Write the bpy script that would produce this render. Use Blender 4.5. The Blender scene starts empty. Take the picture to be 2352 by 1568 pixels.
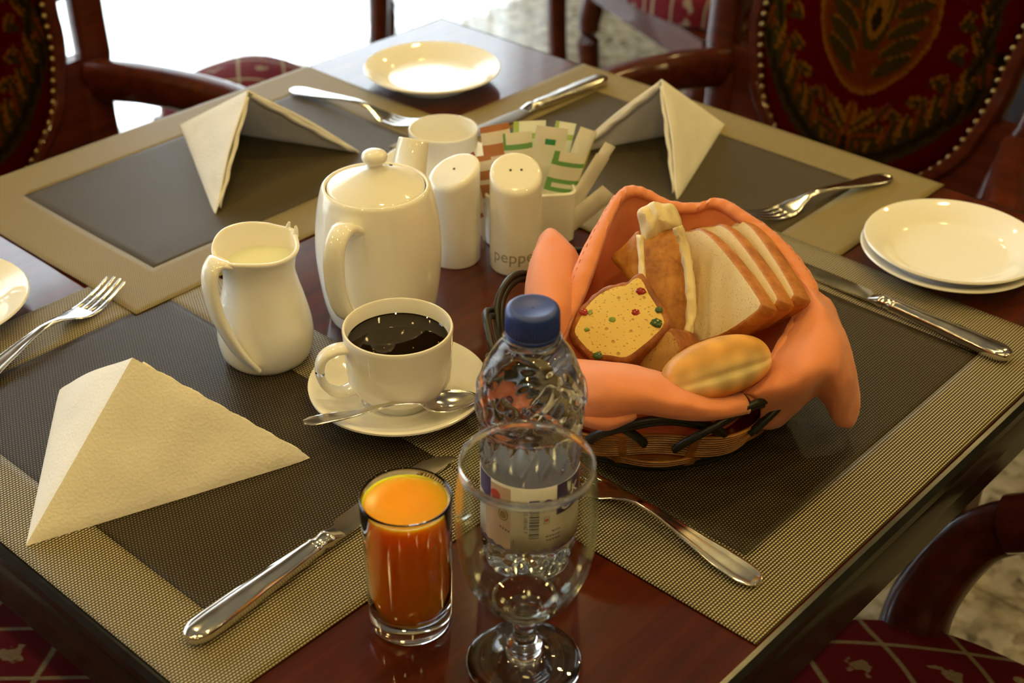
import bpy, bmesh, math, random
from mathutils import Vector, Matrix, noise
PI = math.pi
R = math.radians
random.seed(7)
sc = bpy.context.scene
col = sc.collection

# ------------------------------------------------------------------ camera, sky, exposure
TZ = 0.75                                   # table top height
CAM = Vector((0, 0, TZ + 0.613))
PITCH, ROLL, TH = R(32.7), R(0.54), R(48.16)
_fw = Vector((0, math.cos(PITCH), -math.sin(PITCH)))
_up0 = Vector((0, math.sin(PITCH), math.cos(PITCH)))
_rt0 = Vector((1, 0, 0))
RT = _rt0 * math.cos(ROLL) + _up0 * math.sin(ROLL)
UP = _up0 * math.cos(ROLL) - _rt0 * math.sin(ROLL)
cd = bpy.data.cameras.new('camera')
cam = bpy.data.objects.new('camera', cd)
col.objects.link(cam)
m = Matrix.Identity(4)
for i in range(3):
    m[i][0], m[i][1], m[i][2], m[i][3] = RT[i], UP[i], -_fw[i], CAM[i]
cam.matrix_world = m
cd.sensor_width = 36.0
cd.lens = 50.0
cd.clip_start = 0.05
cd.dof.use_dof = True
cd.dof.focus_distance = 0.99
cd.dof.aperture_fstop = 7.6
sc.camera = cam

SKY_STRENGTH = 9.0
LAMP_STRENGTH = 205.0
LAMP_COLOR = (1.0, 0.715, 0.25)
wd = bpy.data.worlds.new('daylight')
sc.world = wd
wd.use_nodes = True
bg = wd.node_tree.nodes['Background']
bg.inputs[0].default_value = (0.80, 0.92, 1.0, 1)
bg.inputs[1].default_value = SKY_STRENGTH
vs = sc.view_settings
vs.view_transform = 'Standard'
vs.look = 'None'
vs.exposure = 0.0
vs.gamma = 1.0
vs.use_curve_mapping = False
sc.cycles.use_denoising = True
sc.cycles.max_bounces = 14
sc.cycles.transmission_bounces = 14
sc.cycles.transparent_max_bounces = 12
sc.cycles.diffuse_bounces = 4
sc.cycles.glossy_bounces = 6
sc.cycles.sample_clamp_indirect = 12.0
sc.cycles.blur_glossy = 0.0

# ------------------------------------------------------------------ geometry helpers
E1 = Vector((math.cos(TH), math.sin(TH), 0))       # table axes
E2 = Vector((-math.sin(TH), math.cos(TH), 0))
TC = Vector((-0.0554, 1.0592, 0))                  # table centre


def W(a, b, z=0.0):
    return TC + E1 * a + E2 * b + Vector((0, 0, z))


def ray(px, py):
    return (RT * ((px - 1176) / 3266.7) - UP * ((py - 784) / 3266.7) + _fw)


def at(px, py, z=0.0):
    """point seen at a pixel at height z above the table top"""
    d = ray(px, py)
    return CAM + d * ((TZ + z - CAM.z) / d.z)


def onp(px, py, p, n):
    d = ray(px, py)
    return CAM + d * ((p - CAM).dot(n) / d.dot(n))


def add(o, parent=None):
    col.objects.link(o)
    if parent is not None:
        o.parent = parent
    return o


def tag(o, label, cat, group=None, kind=None):
    o['label'] = label
    o['category'] = cat
    if group:
        o['group'] = group
    if kind:
        o['kind'] = kind
    return o


def empty(name, loc=(0, 0, 0), rz=0.0):
    o = bpy.data.objects.new(name, None)
    o.empty_display_size = 0.02
    o.location = loc
    o.rotation_euler = (0, 0, rz)
    return add(o)


def mk(name, verts, faces, mats, parent=None, smooth=40, fm=None):
    me = bpy.data.meshes.new(name)
    me.from_pydata([tuple(v) for v in verts], [], faces)
    bm = bmesh.new()
    bm.from_mesh(me)
    bmesh.ops.remove_doubles(bm, verts=bm.verts, dist=1e-6)
    if fm is None:
        bmesh.ops.recalc_face_normals(bm, faces=bm.faces)
    bm.to_mesh(me)
    bm.free()
    if not isinstance(mats, (list, tuple)):
        mats = [mats]
    for q in mats:
        me.materials.append(q)
    if fm is not None and len(fm) == len(me.polygons):
        me.polygons.foreach_set('material_index', fm)
    if smooth:
        me.shade_smooth()
        me.set_sharp_from_angle(angle=R(smooth))
    o = bpy.data.objects.new(name, me)
    return add(o, parent)


def struct(o):
    o['kind'] = 'structure'
    return o


def lathe_geo(prof, n=64, fn=None):
    vs_, fs = [], []
    rows = []
    for (r, z) in prof:
        if r < 1e-7:
            rows.append([len(vs_)])
            vs_.append(Vector((0, 0, z)))
        else:
            row = []
            for i in range(n):
                a = 2 * PI * i / n
                rr, zz = (r, z) if fn is None else fn(r, z, a)
                row.append(len(vs_))
                vs_.append(Vector((rr * math.cos(a), rr * math.sin(a), zz)))
            rows.append(row)
    for p, q in zip(rows, rows[1:]):
        if len(p) == 1 and len(q) == 1:
            continue
        for i in range(n):
            j = (i + 1) % n
            if len(p) == 1:
                fs.append((p[0], q[j], q[i]))
            elif len(q) == 1:
                fs.append((p[i], p[j], q[0]))
            else:
                fs.append((p[i], p[j], q[j], q[i]))
    return vs_, fs


def smooth_prof(pts, k=5, closed=False):
    """Catmull-Rom resample of 2-D or 3-D points"""
    P_ = [Vector(p) for p in pts]
    n = len(P_)
    out = []
    rng = range(n if closed else n - 1)
    for i in rng:
        if closed:
            p0, p1, p2, p3 = P_[i - 1], P_[i], P_[(i + 1) % n], P_[(i + 2) % n]
        else:
            p1, p2 = P_[i], P_[i + 1]
            p0 = P_[i - 1] if i > 0 else p1 * 2 - p2
            p3 = P_[i + 2] if i + 2 < n else p2 * 2 - p1
        for j in range(k):
            t = j / k
            out.append(0.5 * ((2 * p1) + (p2 - p0) * t + (2 * p0 - 5 * p1 + 4 * p2 - p3) * t * t
                              + (3 * p1 - p0 - 3 * p2 + p3) * t ** 3))
    if not closed:
        out.append(P_[-1].copy())
    return out


def loft_geo(rings, cap=True, ring_closed=True, loop=False):
    n = len(rings[0])
    vs_ = [Vector(v) for r in rings for v in r]
    fs = []
    m_ = len(rings)
    for i in range(m_ if loop else m_ - 1):
        i2 = (i + 1) % m_
        for j in range(n if ring_closed else n - 1):
            k = (j + 1) % n
            fs.append((i * n + j, i * n + k, i2 * n + k, i2 * n + j))
    if cap and ring_closed and not loop:
        fs.append(tuple(range(n - 1, -1, -1)))
        fs.append(tuple((m_ - 1) * n + j for j in range(n)))
    return vs_, fs


def tube_geo(path, rad, n=10, closed=False, up=Vector((0, 0, 1)), sq=1.0):
    """rad: number, list of numbers or list of (side, normal) half sizes"""
    P_ = [Vector(p) for p in path]
    m_ = len(P_)
    rings = []
    for i in range(m_):
        if closed:
            t = P_[(i + 1) % m_] - P_[i - 1]
        else:
            t = P_[min(i + 1, m_ - 1)] - P_[max(i - 1, 0)]
        t.normalize()
        s = t.cross(up)
        if s.length < 1e-4:
            s = t.cross(Vector((1, 0, 0)))
        s.normalize()
        nn = s.cross(t).normalized()
        r = rad[i] if isinstance(rad, list) else rad
        ra, rb = r if isinstance(r, (list, tuple)) else (r, r)
        ring = []
        for j in range(n):
            a = 2 * PI * j / n
            c, d = math.cos(a), math.sin(a)
            if sq != 1.0:
                c = math.copysign(abs(c) ** sq, c)
                d = math.copysign(abs(d) ** sq, d)
            ring.append(P_[i] + s * (ra * c) + nn * (rb * d))
        rings.append(ring)
    return loft_geo(rings, cap=not closed, loop=closed)


def box_geo(x0, x1, y0, y1, z0, z1):
    v = [Vector((x, y, z)) for z in (z0, z1) for y in (y0, y1) for x in (x0, x1)]
    f = [(0, 2, 3, 1), (4, 5, 7, 6), (0, 1, 5, 4), (2, 6, 7, 3), (0, 4, 6, 2), (1, 3, 7, 5)]
    return v, f


def join(*gs):
    vs_, fs = [], []
    for v, f in gs:
        k = len(vs_)
        vs_ += v
        fs += [tuple(i + k for i in q) for q in f]
    return vs_, fs


def xf(geo, M):
    return [M @ Vector(v) for v in geo[0]], geo[1]


def bevel(o, w=0.002, seg=2):
    md = o.modifiers.new('bevel', 'BEVEL')
    md.width = w
    md.segments = seg
    md.limit_method = 'ANGLE'
    return o


def solidify(o, t, off=0.0):
    md = o.modifiers.new('solid', 'SOLIDIFY')
    md.thickness = t
    md.offset = off
    return o


def subsurf(o, n=1):
    md = o.modifiers.new('sub', 'SUBSURF')
    md.levels = n
    md.render_levels = n
    return o


def copy_tree(o, parent=None):
    c = o.copy()
    col.objects.link(c)
    c.parent = parent
    if parent is not None:
        c.matrix_parent_inverse = o.matrix_parent_inverse.copy()
    for ch in list(o.children):
        copy_tree(ch, c)
    return c


def lerp(a, b, t):
    return a + (b - a) * t


def interp(x, keys):
    if x <= keys[0][0]:
        return keys[0][1]
    for (x0, y0), (x1, y1) in zip(keys, keys[1:]):
        if x <= x1:
            t = (x - x0) / (x1 - x0)
            t = t * t * (3 - 2 * t)
            return lerp(y0, y1, t)
    return keys[-1][1]


# ------------------------------------------------------------------ materials
class NT:
    def __init__(self, mat):
        self.t = mat.node_tree
        self.n = self.t.nodes
        self.l = self.t.links

    def node(self, typ, ins=None, **props):
        nd = self.n.new(typ)
        for k, v in props.items():
            setattr(nd, k, v)
        for k, v in (ins or {}).items():
            self.set(nd.inputs[k], v)
        return nd

    def set(self, sock, v):
        if isinstance(v, bpy.types.NodeSocket):
            self.l.new(v, sock)
        elif isinstance(v, (tuple, list)) and sock.type == 'RGBA' and len(v) == 3:
            sock.default_value = (*v, 1)
        else:
            sock.default_value = v

    def m(self, op, a, b=None, c=None):
        ins = {0: a}
        if b is not None:
            ins[1] = b
        if c is not None:
            ins[2] = c
        return self.node('ShaderNodeMath', ins, operation=op).outputs[0]

    def mix(self, f, a, b):
        nd = self.node('ShaderNodeMix', None, data_type='RGBA')
        self.set(nd.inputs[0], f)
        self.set(nd.inputs[6], a)
        self.set(nd.inputs[7], b)
        return nd.outputs[2]

    def obj(self):
        return self.node('ShaderNodeTexCoord').outputs['Object']

    def mapping(self, scale=(1, 1, 1), rot=(0, 0, 0), src=None):
        return self.node('ShaderNodeMapping', {'Vector': src or self.obj(), 'Scale': scale, 'Rotation': rot}).outputs[0]

    def noise(self, scale, detail=3.0, vec=None, rough=0.5):
        return self.node('ShaderNodeTexNoise', {'Vector': vec or self.obj(), 'Scale': scale, 'Detail': detail,
                                                'Roughness': rough}).outputs[0]

    def voro(self, scale, vec=None, out='Distance', feature='F1'):
        return self.node('ShaderNodeTexVoronoi', {'Vector': vec or self.obj(), 'Scale': scale}, feature=feature).outputs[out]

    def ramp(self, f, stops):
        nd = self.node('ShaderNodeValToRGB', {0: f})
        cr = nd.color_ramp
        while len(cr.elements) < len(stops):
            cr.elements.new(0.5)
        for e, (p, c) in zip(cr.elements, stops):
            e.position = p
            e.color = (*c, 1) if len(c) == 3 else c
        return nd.outputs[0]

    def bump(self, h, s=0.3, d=0.001):
        return self.node('ShaderNodeBump', {'Height': h, 'Strength': s, 'Distance': d}).outputs[0]

    def sep(self, v):
        return self.node('ShaderNodeSeparateXYZ', {0: v}).outputs


MATS = {}


def mat(name, color=(0.8, 0.8, 0.8), rough=0.5, metal=0.0, **k):
    if name in MATS:
        return MATS[name]
    mt = bpy.data.materials.new(name)
    mt.use_nodes = True
    b = mt.node_tree.nodes['Principled BSDF']
    b.inputs['Base Color'].default_value = (*color, 1)
    b.inputs['Roughness'].default_value = rough
    b.inputs['Metallic'].default_value = metal
    for q, v in k.items():
        b.inputs[q.replace('_', ' ')].default_value = v
    MATS[name] = mt
    return mt


def bsdf(mt):
    return mt.node_tree.nodes['Principled BSDF']


def procmat(name, fn, **k):
    mt = mat(name, **k)
    fn(NT(mt), bsdf(mt))
    return mt


def porcelain_fn(n, b):
    h = n.noise(25.0, 2.0)
    n.set(b.inputs['Normal'], n.bump(h, 0.03, 0.001))


PORC = procmat('glazed_porcelain', porcelain_fn, color=(0.86, 0.85, 0.80), rough=0.05, IOR=1.5,
               Subsurface_Weight=0.0)
STEEL = procmat('polished_steel', lambda n, b: n.set(b.inputs['Roughness'], n.m('MULTIPLY_ADD', n.noise(60.0), 0.12, 0.09)),
                color=(0.78, 0.76, 0.72), rough=0.15, metal=1.0)


def wood_fn(dark, lite, scale=1.0, coat=0.6):
    def fn(n, b):
        v = n.mapping(scale=(2.2 * scale, 34 * scale, 34 * scale))
        a = n.noise(2.2, 6.0, v, 0.62)
        c = n.noise(0.7, 3.0, n.mapping(scale=(1.5, 5, 5)))
        f = n.m('MULTIPLY_ADD', a, 0.75, n.m('MULTIPLY', c, 0.35))
        n.set(b.inputs['Base Color'], n.ramp(f, [(0.33, dark), (0.72, lite)]))
        n.set(b.inputs['Normal'], n.bump(a, 0.05, 0.0005))
        b.inputs['Coat Weight'].default_value = coat
        b.inputs['Coat Roughness'].default_value = 0.07
        b.inputs['Specular IOR Level'].default_value = 0.08
    return fn


WOOD_TOP = procmat('mahogany_veneer', wood_fn((0.024, 0.003, 0.001), (0.088, 0.012, 0.003), coat=0.95), rough=0.3)
WOOD_CHAIR = procmat('chair_mahogany', wood_fn((0.022, 0.005, 0.003), (0.080, 0.013, 0.004), coat=0.3), rough=0.32)
BLACKEDGE = procmat('black_edge_band', lambda n, b: n.set(b.inputs['Roughness'], n.m('MULTIPLY_ADD', n.noise(40.0), 0.2, 0.12)),
                    color=(0.008, 0.008, 0.008), rough=0.2)


def weave_fn(c_hi, c_lo, duty_u, duty_v, pu, pv, spec=0.2):
    def fn(n, b):
        s = n.sep(n.obj())
        u = n.m('DIVIDE', s[0], pu)
        v = n.m('DIVIDE', s[1], pv)
        row = n.m('FLOOR', v)
        fv = n.m('ABSOLUTE', n.m('SUBTRACT', n.m('FRACT', v), 0.5))
        uo = n.m('MULTIPLY_ADD', row, 0.5, u)
        fu = n.m('ABSOLUTE', n.m('SUBTRACT', n.m('FRACT', uo), 0.5))
        mu = n.node('ShaderNodeMapRange', {0: fu, 1: duty_u * 0.5 - 0.10, 2: duty_u * 0.5 + 0.10, 3: 1.0, 4: 0.0}).outputs[0]
        mv = n.node('ShaderNodeMapRange', {0: fv, 1: duty_v * 0.5 - 0.10, 2: duty_v * 0.5 + 0.10, 3: 1.0, 4: 0.0}).outputs[0]
        f = n.m('MULTIPLY', mu, mv)
        var = n.noise(9.0, 3.0)
        hi = n.mix(n.m('MULTIPLY', var, 0.5), c_hi, tuple(x * 0.7 for x in c_hi))
        n.set(b.inputs['Base Color'], n.mix(f, c_lo, hi))
        n.set(b.inputs['Normal'], n.bump(f, 0.5, 0.0006))
        b.inputs['Specular IOR Level'].default_value = spec
    return fn


MAT_BORDER = procmat('woven_mat_border', weave_fn((0.62, 0.53, 0.33), (0.014, 0.010, 0.005), 0.74, 0.46, 0.0024, 0.0022), rough=0.42)
MAT_INNER = procmat('woven_mat_centre', weave_fn((0.26, 0.205, 0.125), (0.014, 0.009, 0.004), 0.42, 0.30, 0.0024, 0.0022), rough=0.4)
MAT_BORDER_PALE = procmat('woven_mat_border_fine', weave_fn((0.42, 0.335, 0.155), (0.085, 0.063, 0.027), 0.78, 0.62, 0.0020, 0.0017, 0.10), rough=0.42)
MAT_INNER_PALE = procmat('woven_mat_centre_fine', weave_fn((0.155, 0.122, 0.066), (0.034, 0.026, 0.014), 0.6, 0.5, 0.0020, 0.0017, 0.13), rough=0.45)


def paper_fn(n, b):
    s = n.sep(n.obj())
    d = n.voro(430.0)
    w = n.noise(22.0, 3.0)
    h = n.m('MULTIPLY_ADD', d, 0.5, n.m('MULTIPLY', w, 1.3))
    n.set(b.inputs['Normal'], n.bump(h, 0.45, 0.0013))


PAPER = procmat('napkin_tissue', paper_fn, color=(0.80, 0.775, 0.71), rough=0.9, Subsurface_Weight=0.0)


def floor_fn(n, b):
    a = n.noise(14.0, 5.0, None, 0.65)
    c = n.voro(60.0, None, 'Color')
    f = n.m('MULTIPLY_ADD', n.node('ShaderNodeRGBToBW', {0: c}).outputs[0], 0.35, n.m('MULTIPLY', a, 0.7))
    n.set(b.inputs['Base Color'], n.ramp(f, [(0.33, (0.07, 0.058, 0.036)), (0.5, (0.22, 0.18, 0.11)), (0.7, (0.34, 0.29, 0.20))]))


FLOOR = procmat('polished_granite', floor_fn, rough=0.12)


def plaster_fn(n, b):
    n.set(b.inputs['Normal'], n.bump(n.noise(60.0, 4.0), 0.15, 0.002))


WALL = procmat('cream_plaster', plaster_fn, color=(0.20, 0.145, 0.085), rough=0.8)
CEIL = procmat('ceiling_paint', plaster_fn, color=(0.17, 0.15, 0.12), rough=0.9)


def seat_fn(n, b):
    s = n.sep(n.obj())
    wob = n.m('MULTIPLY', n.noise(6.0, 2.0), 0.02)
    p = n.m('ADD', n.m('ADD', s[0], n.m('MULTIPLY', s[1], 0.75)), wob)
    q = n.m('SUBTRACT', n.m('SUBTRACT', s[0], n.m('MULTIPLY', s[1], 0.75)), wob)
    def line(x):
        f = n.m('ABSOLUTE', n.m('SUBTRACT', n.m('FRACT', n.m('DIVIDE', x, 0.085)), 0.5))
        return n.node('ShaderNodeMapRange', {0: f, 1: 0.018, 2: 0.045, 3: 1.0, 4: 0.0}).outputs[0]
    # small motif at the cell centres
    fp = n.m('SUBTRACT', n.m('FRACT', n.m('ADD', n.m('DIVIDE', p, 0.085), 0.5)), 0.5)
    fq = n.m('SUBTRACT', n.m('FRACT', n.m('ADD', n.m('DIVIDE', q, 0.085), 0.5)), 0.5)
    d = n.m('SQRT', n.m('ADD', n.m('MULTIPLY', fp, fp), n.m('MULTIPLY', fq, fq)))
    dd = n.m('ADD', d, n.m('MULTIPLY', n.m('SUBTRACT', n.noise(85.0, 1.0), 0.5), 0.55))
    mot = n.node('ShaderNodeMapRange', {0: dd, 1: 0.10, 2: 0.14, 3: 1.0, 4: 0.0}).outputs[0]
    f = n.m('MINIMUM', n.m('ADD', n.m('ADD', line(p), line(q)), n.m('MULTIPLY', mot, 0.8)), 1.0)
    f = n.m('MULTIPLY', f, n.m('MULTIPLY_ADD', n.noise(300.0), 0.8, 0.4))
    n.set(b.inputs['Base Color'], n.mix(f, (0.075, 0.003, 0.006), (0.20, 0.18, 0.11)))
    n.set(b.inputs['Normal'], n.bump(n.noise(700.0), 0.3, 0.0006))
    b.inputs['Specular IOR Level'].default_value = 0.1


SEAT = procmat('red_lattice_upholstery', seat_fn, rough=0.85)


def vcol_mat(name, rough=0.8, bump_scale=500.0, bump=0.3, dist=0.0008):
    mt = mat(name, rough=rough)
    n = NT(mt)
    b = bsdf(mt)
    at_ = n.node('ShaderNodeAttribute', attribute_name='Col')
    n.set(b.inputs['Base Color'], at_.outputs['Color'])
    n.set(b.inputs['Normal'], n.bump(n.noise(bump_scale, 3.0), bump, dist))
    b.inputs['Specular IOR Level'].default_value = 0.2
    return mt


TAPESTRY = vcol_mat('tapestry_weave', 0.9, 420.0, 0.6, 0.001)
bsdf(TAPESTRY).inputs['Specular IOR Level'].default_value = 0.0
BRASS = mat('nailhead_brass', (0.30, 0.22, 0.10), 0.3, 0.9)


def set_vcol(o, fn):
    me = o.data
    ca = me.color_attributes.new('Col', 'FLOAT_COLOR', 'POINT')
    data = []
    for v in me.vertices:
        data += [*fn(v.co), 1.0]
    ca.data.foreach_set('color', data)


def glass_mat(name, color, ior, rough=0.0):
    mt = bpy.data.materials.new(name)
    mt.use_nodes = True
    b = bsdf(mt)
    b.inputs['Base Color'].default_value = (*color, 1)
    b.inputs['Roughness'].default_value = rough
    b.inputs['IOR'].default_value = ior
    b.inputs['Transmission Weight'].default_value = 1.0
    MATS[name] = mt
    return mt


def thin_fresnel(n, ior):
    """same reflectance on both faces of a thin sheet of glass"""
    bf = n.node('ShaderNodeNewGeometry').outputs['Backfacing']
    return n.node('ShaderNodeFresnel', {'IOR': n.m('MULTIPLY_ADD', bf, 1 / ior - ior, ior)}).outputs[0]


GLASS = glass_mat('clear_glass', (0.97, 0.985, 0.97), 1.48)
WATERB = glass_mat('water_filled_plastic', (0.97, 0.99, 1.0), 1.36)
NECKPET = glass_mat('clear_plastic', (0.95, 0.98, 1.0), 1.25)
# ------------------------------------------------------------------ the room
def room():
    A0, A1, B0, B1, CH = -4.0, 4.6, -3.8, 1.95, 2.8
    M = Matrix.Translation(TC) @ Matrix.Rotation(TH, 4, 'Z')

    def blk(name, x0, x1, y0, y1, z0, z1, mt, parent=None):
        o = mk(name, *box_geo(x0, x1, y0, y1, z0, z1), mt, parent, smooth=0)
        if parent is None:
            o.matrix_world = M
            struct(o)
        return o
    # granite slabs with recessed joints, the near ones each a piece
    fl = blk('floor', A0, A1, B0, B1, -0.05, -0.003, mat('floor_grout', (0.16, 0.13, 0.09), 0.7))
    T = 0.6
    tile = None
    x = A0
    i = 0
    while x < A1 - 1e-6:
        y = B0
        while y < B1 - 1e-6:
            x1, y1 = min(x + T, A1), min(y + T, B1)
            if x1 - x > T - 1e-6 and y1 - y > T - 1e-6:
                if tile is None:
                    tile = mk('floor_tile', *box_geo(0.0012, T - 0.0012, 0.0012, T - 0.0012, -0.003, 0.0), FLOOR, fl, smooth=0)
                    tile.location = (x, y, 0)
                else:
                    c = tile.copy()
                    add(c, fl)
                    c.location = (x, y, 0)
            else:
                mk('floor_tile', *box_geo(x + 0.0012, x1 - 0.0012, y + 0.0012, y1 - 0.0012, -0.003, 0.0), FLOOR, fl, smooth=0)
            y += T
        x += T
    blk('ceiling', A0, A1, B0, B1, CH, CH + 0.05, CEIL)
    blk('wall_left', A0 - 0.12, A0, B0, B1, 0, CH, WALL)
    blk('wall_right', A1, A1 + 0.12, B0, B1, 0, CH, WALL)
    blk('wall_front', A0, A1, B0 - 0.12, B0, 0, CH, WALL)
    # wall with the big window: piers and lintel
    WA0, WA1, WH = -1.5, 2.45, 1.97
    wl = mk('wall_back', *join(box_geo(A0, WA0, B1, B1 + 0.2, 0, CH), box_geo(WA1, A1, B1, B1 + 0.2, 0, CH),
                               box_geo(WA0, WA1, B1, B1 + 0.2, WH, CH)), WALL, None, smooth=0)
    wl.matrix_world = M
    struct(wl)
    wn = empty('window_1')
    wn.matrix_world = M @ Matrix.Translation((0, B1 + 0.12, 0))
    struct(wn)
    fr = mat('window_frame_paint', (0.75, 0.74, 0.70), 0.4)
    mk('frame', *join(box_geo(WA0, WA1, -0.03, 0.03, 0, 0.06), box_geo(WA0, WA1, -0.03, 0.03, WH - 0.06, WH),
                      box_geo(WA0, WA0 + 0.06, -0.03, 0.03, 0.06, WH - 0.06), box_geo(WA1 - 0.06, WA1, -0.03, 0.03, 0.06, WH - 0.06)),
       fr, wn, smooth=0)
    gl = bpy.data.materials.new('window_glass')
    gl.use_nodes = True
    n = NT(gl)
    n.n.remove(bsdf(gl))
    out = n.n['Material Output']
    mx = n.node('ShaderNodeMixShader', {0: thin_fresnel(n, 1.45)})
    n.l.new(n.node('ShaderNodeBsdfTransparent').outputs[0], mx.inputs[1])
    n.l.new(n.node('ShaderNodeBsdfGlossy', {'Roughness': 0.0}).outputs[0], mx.inputs[2])
    n.l.new(mx.outputs[0], out.inputs[0])
    npn = 4
    for i in range(npn):
        xa = WA0 + 0.06 + (WA1 - WA0 - 0.12) * i / npn
        xb = WA0 + 0.06 + (WA1 - WA0 - 0.12) * (i + 1) / npn
        mk('pane', *box_geo(xa + 0.02, xb - 0.02, -0.003, 0.003, 0.06, WH - 0.06), gl, wn, smooth=0)
        if i:
            mk('mullion', *box_geo(xa - 0.02, xa + 0.02, -0.025, 0.025, 0.06, WH - 0.06), fr, wn, smooth=0)
    # paved ground outside
    gd = blk('ground', -9, 10, B1 + 0.2, 14, -0.06, -0.01, mat('pale_paving', (0.6, 0.6, 0.58), 0.8))
    # sheer curtains
    cm = bpy.data.materials.new('sheer_voile')
    cm.use_nodes = True
    n = NT(cm)
    n.n.remove(bsdf(cm))
    out = n.n['Material Output']
    tr = n.node('ShaderNodeBsdfTranslucent', {'Color': (0.93, 0.93, 0.92, 1)})
    df = n.node('ShaderNodeBsdfDiffuse', {'Color': (0.85, 0.85, 0.84, 1)})
    tp = n.node('ShaderNodeBsdfTransparent')
    m1 = n.node('ShaderNodeMixShader', {0: 0.25})
    n.l.new(tr.outputs[0], m1.inputs[1])
    n.l.new(df.outputs[0], m1.inputs[2])
    m2 = n.node('ShaderNodeMixShader', {0: 0.35})
    n.l.new(m1.outputs[0], m2.inputs[1])
    n.l.new(tp.outputs[0], m2.inputs[2])
    n.l.new(m2.outputs[0], out.inputs[0])
    rail = blk('trim_1', WA0 - 0.15, WA1 + 0.1, B1 - 0.09, B1 - 0.06, WH + 0.06, WH + 0.09, fr)
    spans = [(-1.55, -0.15, 'left end'), (-0.16, 1.32, 'middle'), (1.31, 2.50, 'end')]
    labs = ['white sheer curtain at the left end of the bright window, behind the tapestry armchair',
            'white sheer curtain in the middle of the bright window',
            'white sheer curtain at the right end of the bright window, beyond the table corner']
    for k, (xa, xb, _) in enumerate(spans):
        vs_, fs = [], []
        N = 150
        for i in range(N + 1):
            t = i / N
            xx = lerp(xa, xb, t)
            ph = xx * 2 * PI / 0.115 + 1.3 * math.sin(xx * 5 + k)
            for j, z in enumerate((0.012, 0.7, 1.5, WH + 0.07)):
                amp = lerp(0.034, 0.014, j / 3)
                vs_.append(Vector((xx, -0.075 + amp * math.sin(ph + 0.15 * j), z)))
        for i in range(N):
            for j in range(3):
                q = i * 4 + j
                fs.append((q, q + 4, q + 5, q + 1))
        o = mk('curtain', vs_, fs, cm, None, smooth=80)
        o.matrix_world = M @ Matrix.Translation((0, B1, 0))
        tag(o, labs[k], 'curtain', 'sheer curtains at the window')
    # ceiling downlights
    em = bpy.data.materials.new('downlight_glow')
    em.use_nodes = True
    n = NT(em)
    n.n.remove(bsdf(em))
    e = n.node('ShaderNodeEmission', {'Color': (*LAMP_COLOR, 1), 'Strength': LAMP_STRENGTH})
    n.l.new(e.outputs[0], n.n['Material Output'].inputs[0])
    trm = mat('downlight_trim_white', (0.8, 0.8, 0.78), 0.4)
    k = 0
    proto = None
    for a in (-2.6, -1.3, 0.0, 1.3, 2.6):
        for b in (-2.6, -1.3, 0.0, 1.2):
            p = W(a + 0.12, b - 0.05, CH)
            if proto is None:
                proto = empty('ceiling_downlight', p)
                mk('trim_ring', *lathe_geo([(0.062, -0.001), (0.078, -0.001), (0.08, -0.006), (0.062, -0.012), (0.06, -0.001), (0.062, -0.001)], 32), trm, proto)
                mk('lens', *lathe_geo([(0, -0.006), (0.060, -0.006), (0.060, -0.002), (0, -0.002)], 24), em, proto)
                o = proto
            else:
                o = copy_tree(proto)
                o.location = p
            tag(o, 'round recessed warm ceiling downlight with white trim ring', 'ceiling light', 'ceiling downlights')


room()


# ------------------------------------------------------------------ the table and the place mats
def table():
    t = empty('dining_table', W(0, 0, 0), TH)
    tag(t, 'square mahogany dining table with black edge, laid for breakfast', 'table')
    h = 0.45
    mk('tabletop', *box_geo(-h + 0.004, h - 0.004, -h + 0.004, h - 0.004, TZ - 0.03, TZ), WOOD_TOP, t, smooth=0)
    # black moulded edge band, one strip for each side
    prof = [(0.0, 0.0), (0.003, -0.0005), (0.0065, -0.004), (0.007, -0.010), (0.004, -0.014), (0.006, -0.020), (0.006, -0.034), (0.0, -0.036)]
    for s in range(4):
        rings = []
        for e in (-1, 1):
            ring = []
            for (o_, z) in prof:
                ring.append(Vector((e * (h - 0.004 + o_), -(h - 0.004 + o_), TZ + z)))
            rings.append(ring)
        g = loft_geo(rings, cap=True)
        mk('edge_band', *xf(g, Matrix.Rotation(s * PI / 2, 4, 'Z')), BLACKEDGE, t, smooth=30)
        a = mk('apron', *xf(box_geo(-h + 0.03, h - 0.03, -h + 0.012, -h + 0.034, TZ - 0.088, TZ - 0.031), Matrix.Rotation(s * PI / 2, 4, 'Z')), BLACKEDGE, t, smooth=0)
        bevel(a, 0.003)
    for sx in (-1, 1):
        for sy in (-1, 1):
            cx, cy = sx * (h - 0.105), sy * (h - 0.105)
            rings = []
            for z, w in ((0.0, 0.016), (0.02, 0.019), (0.35, 0.019), (0.719, 0.022)):
                rings.append([Vector((cx + w * x, cy + w * y, z)) for x, y in ((-1, -1), (1, -1), (1, 1), (-1, 1))])
            bevel(mk('leg', *loft_geo(rings), WOOD_CHAIR, t, smooth=0), 0.004)
    return t


table()


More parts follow.
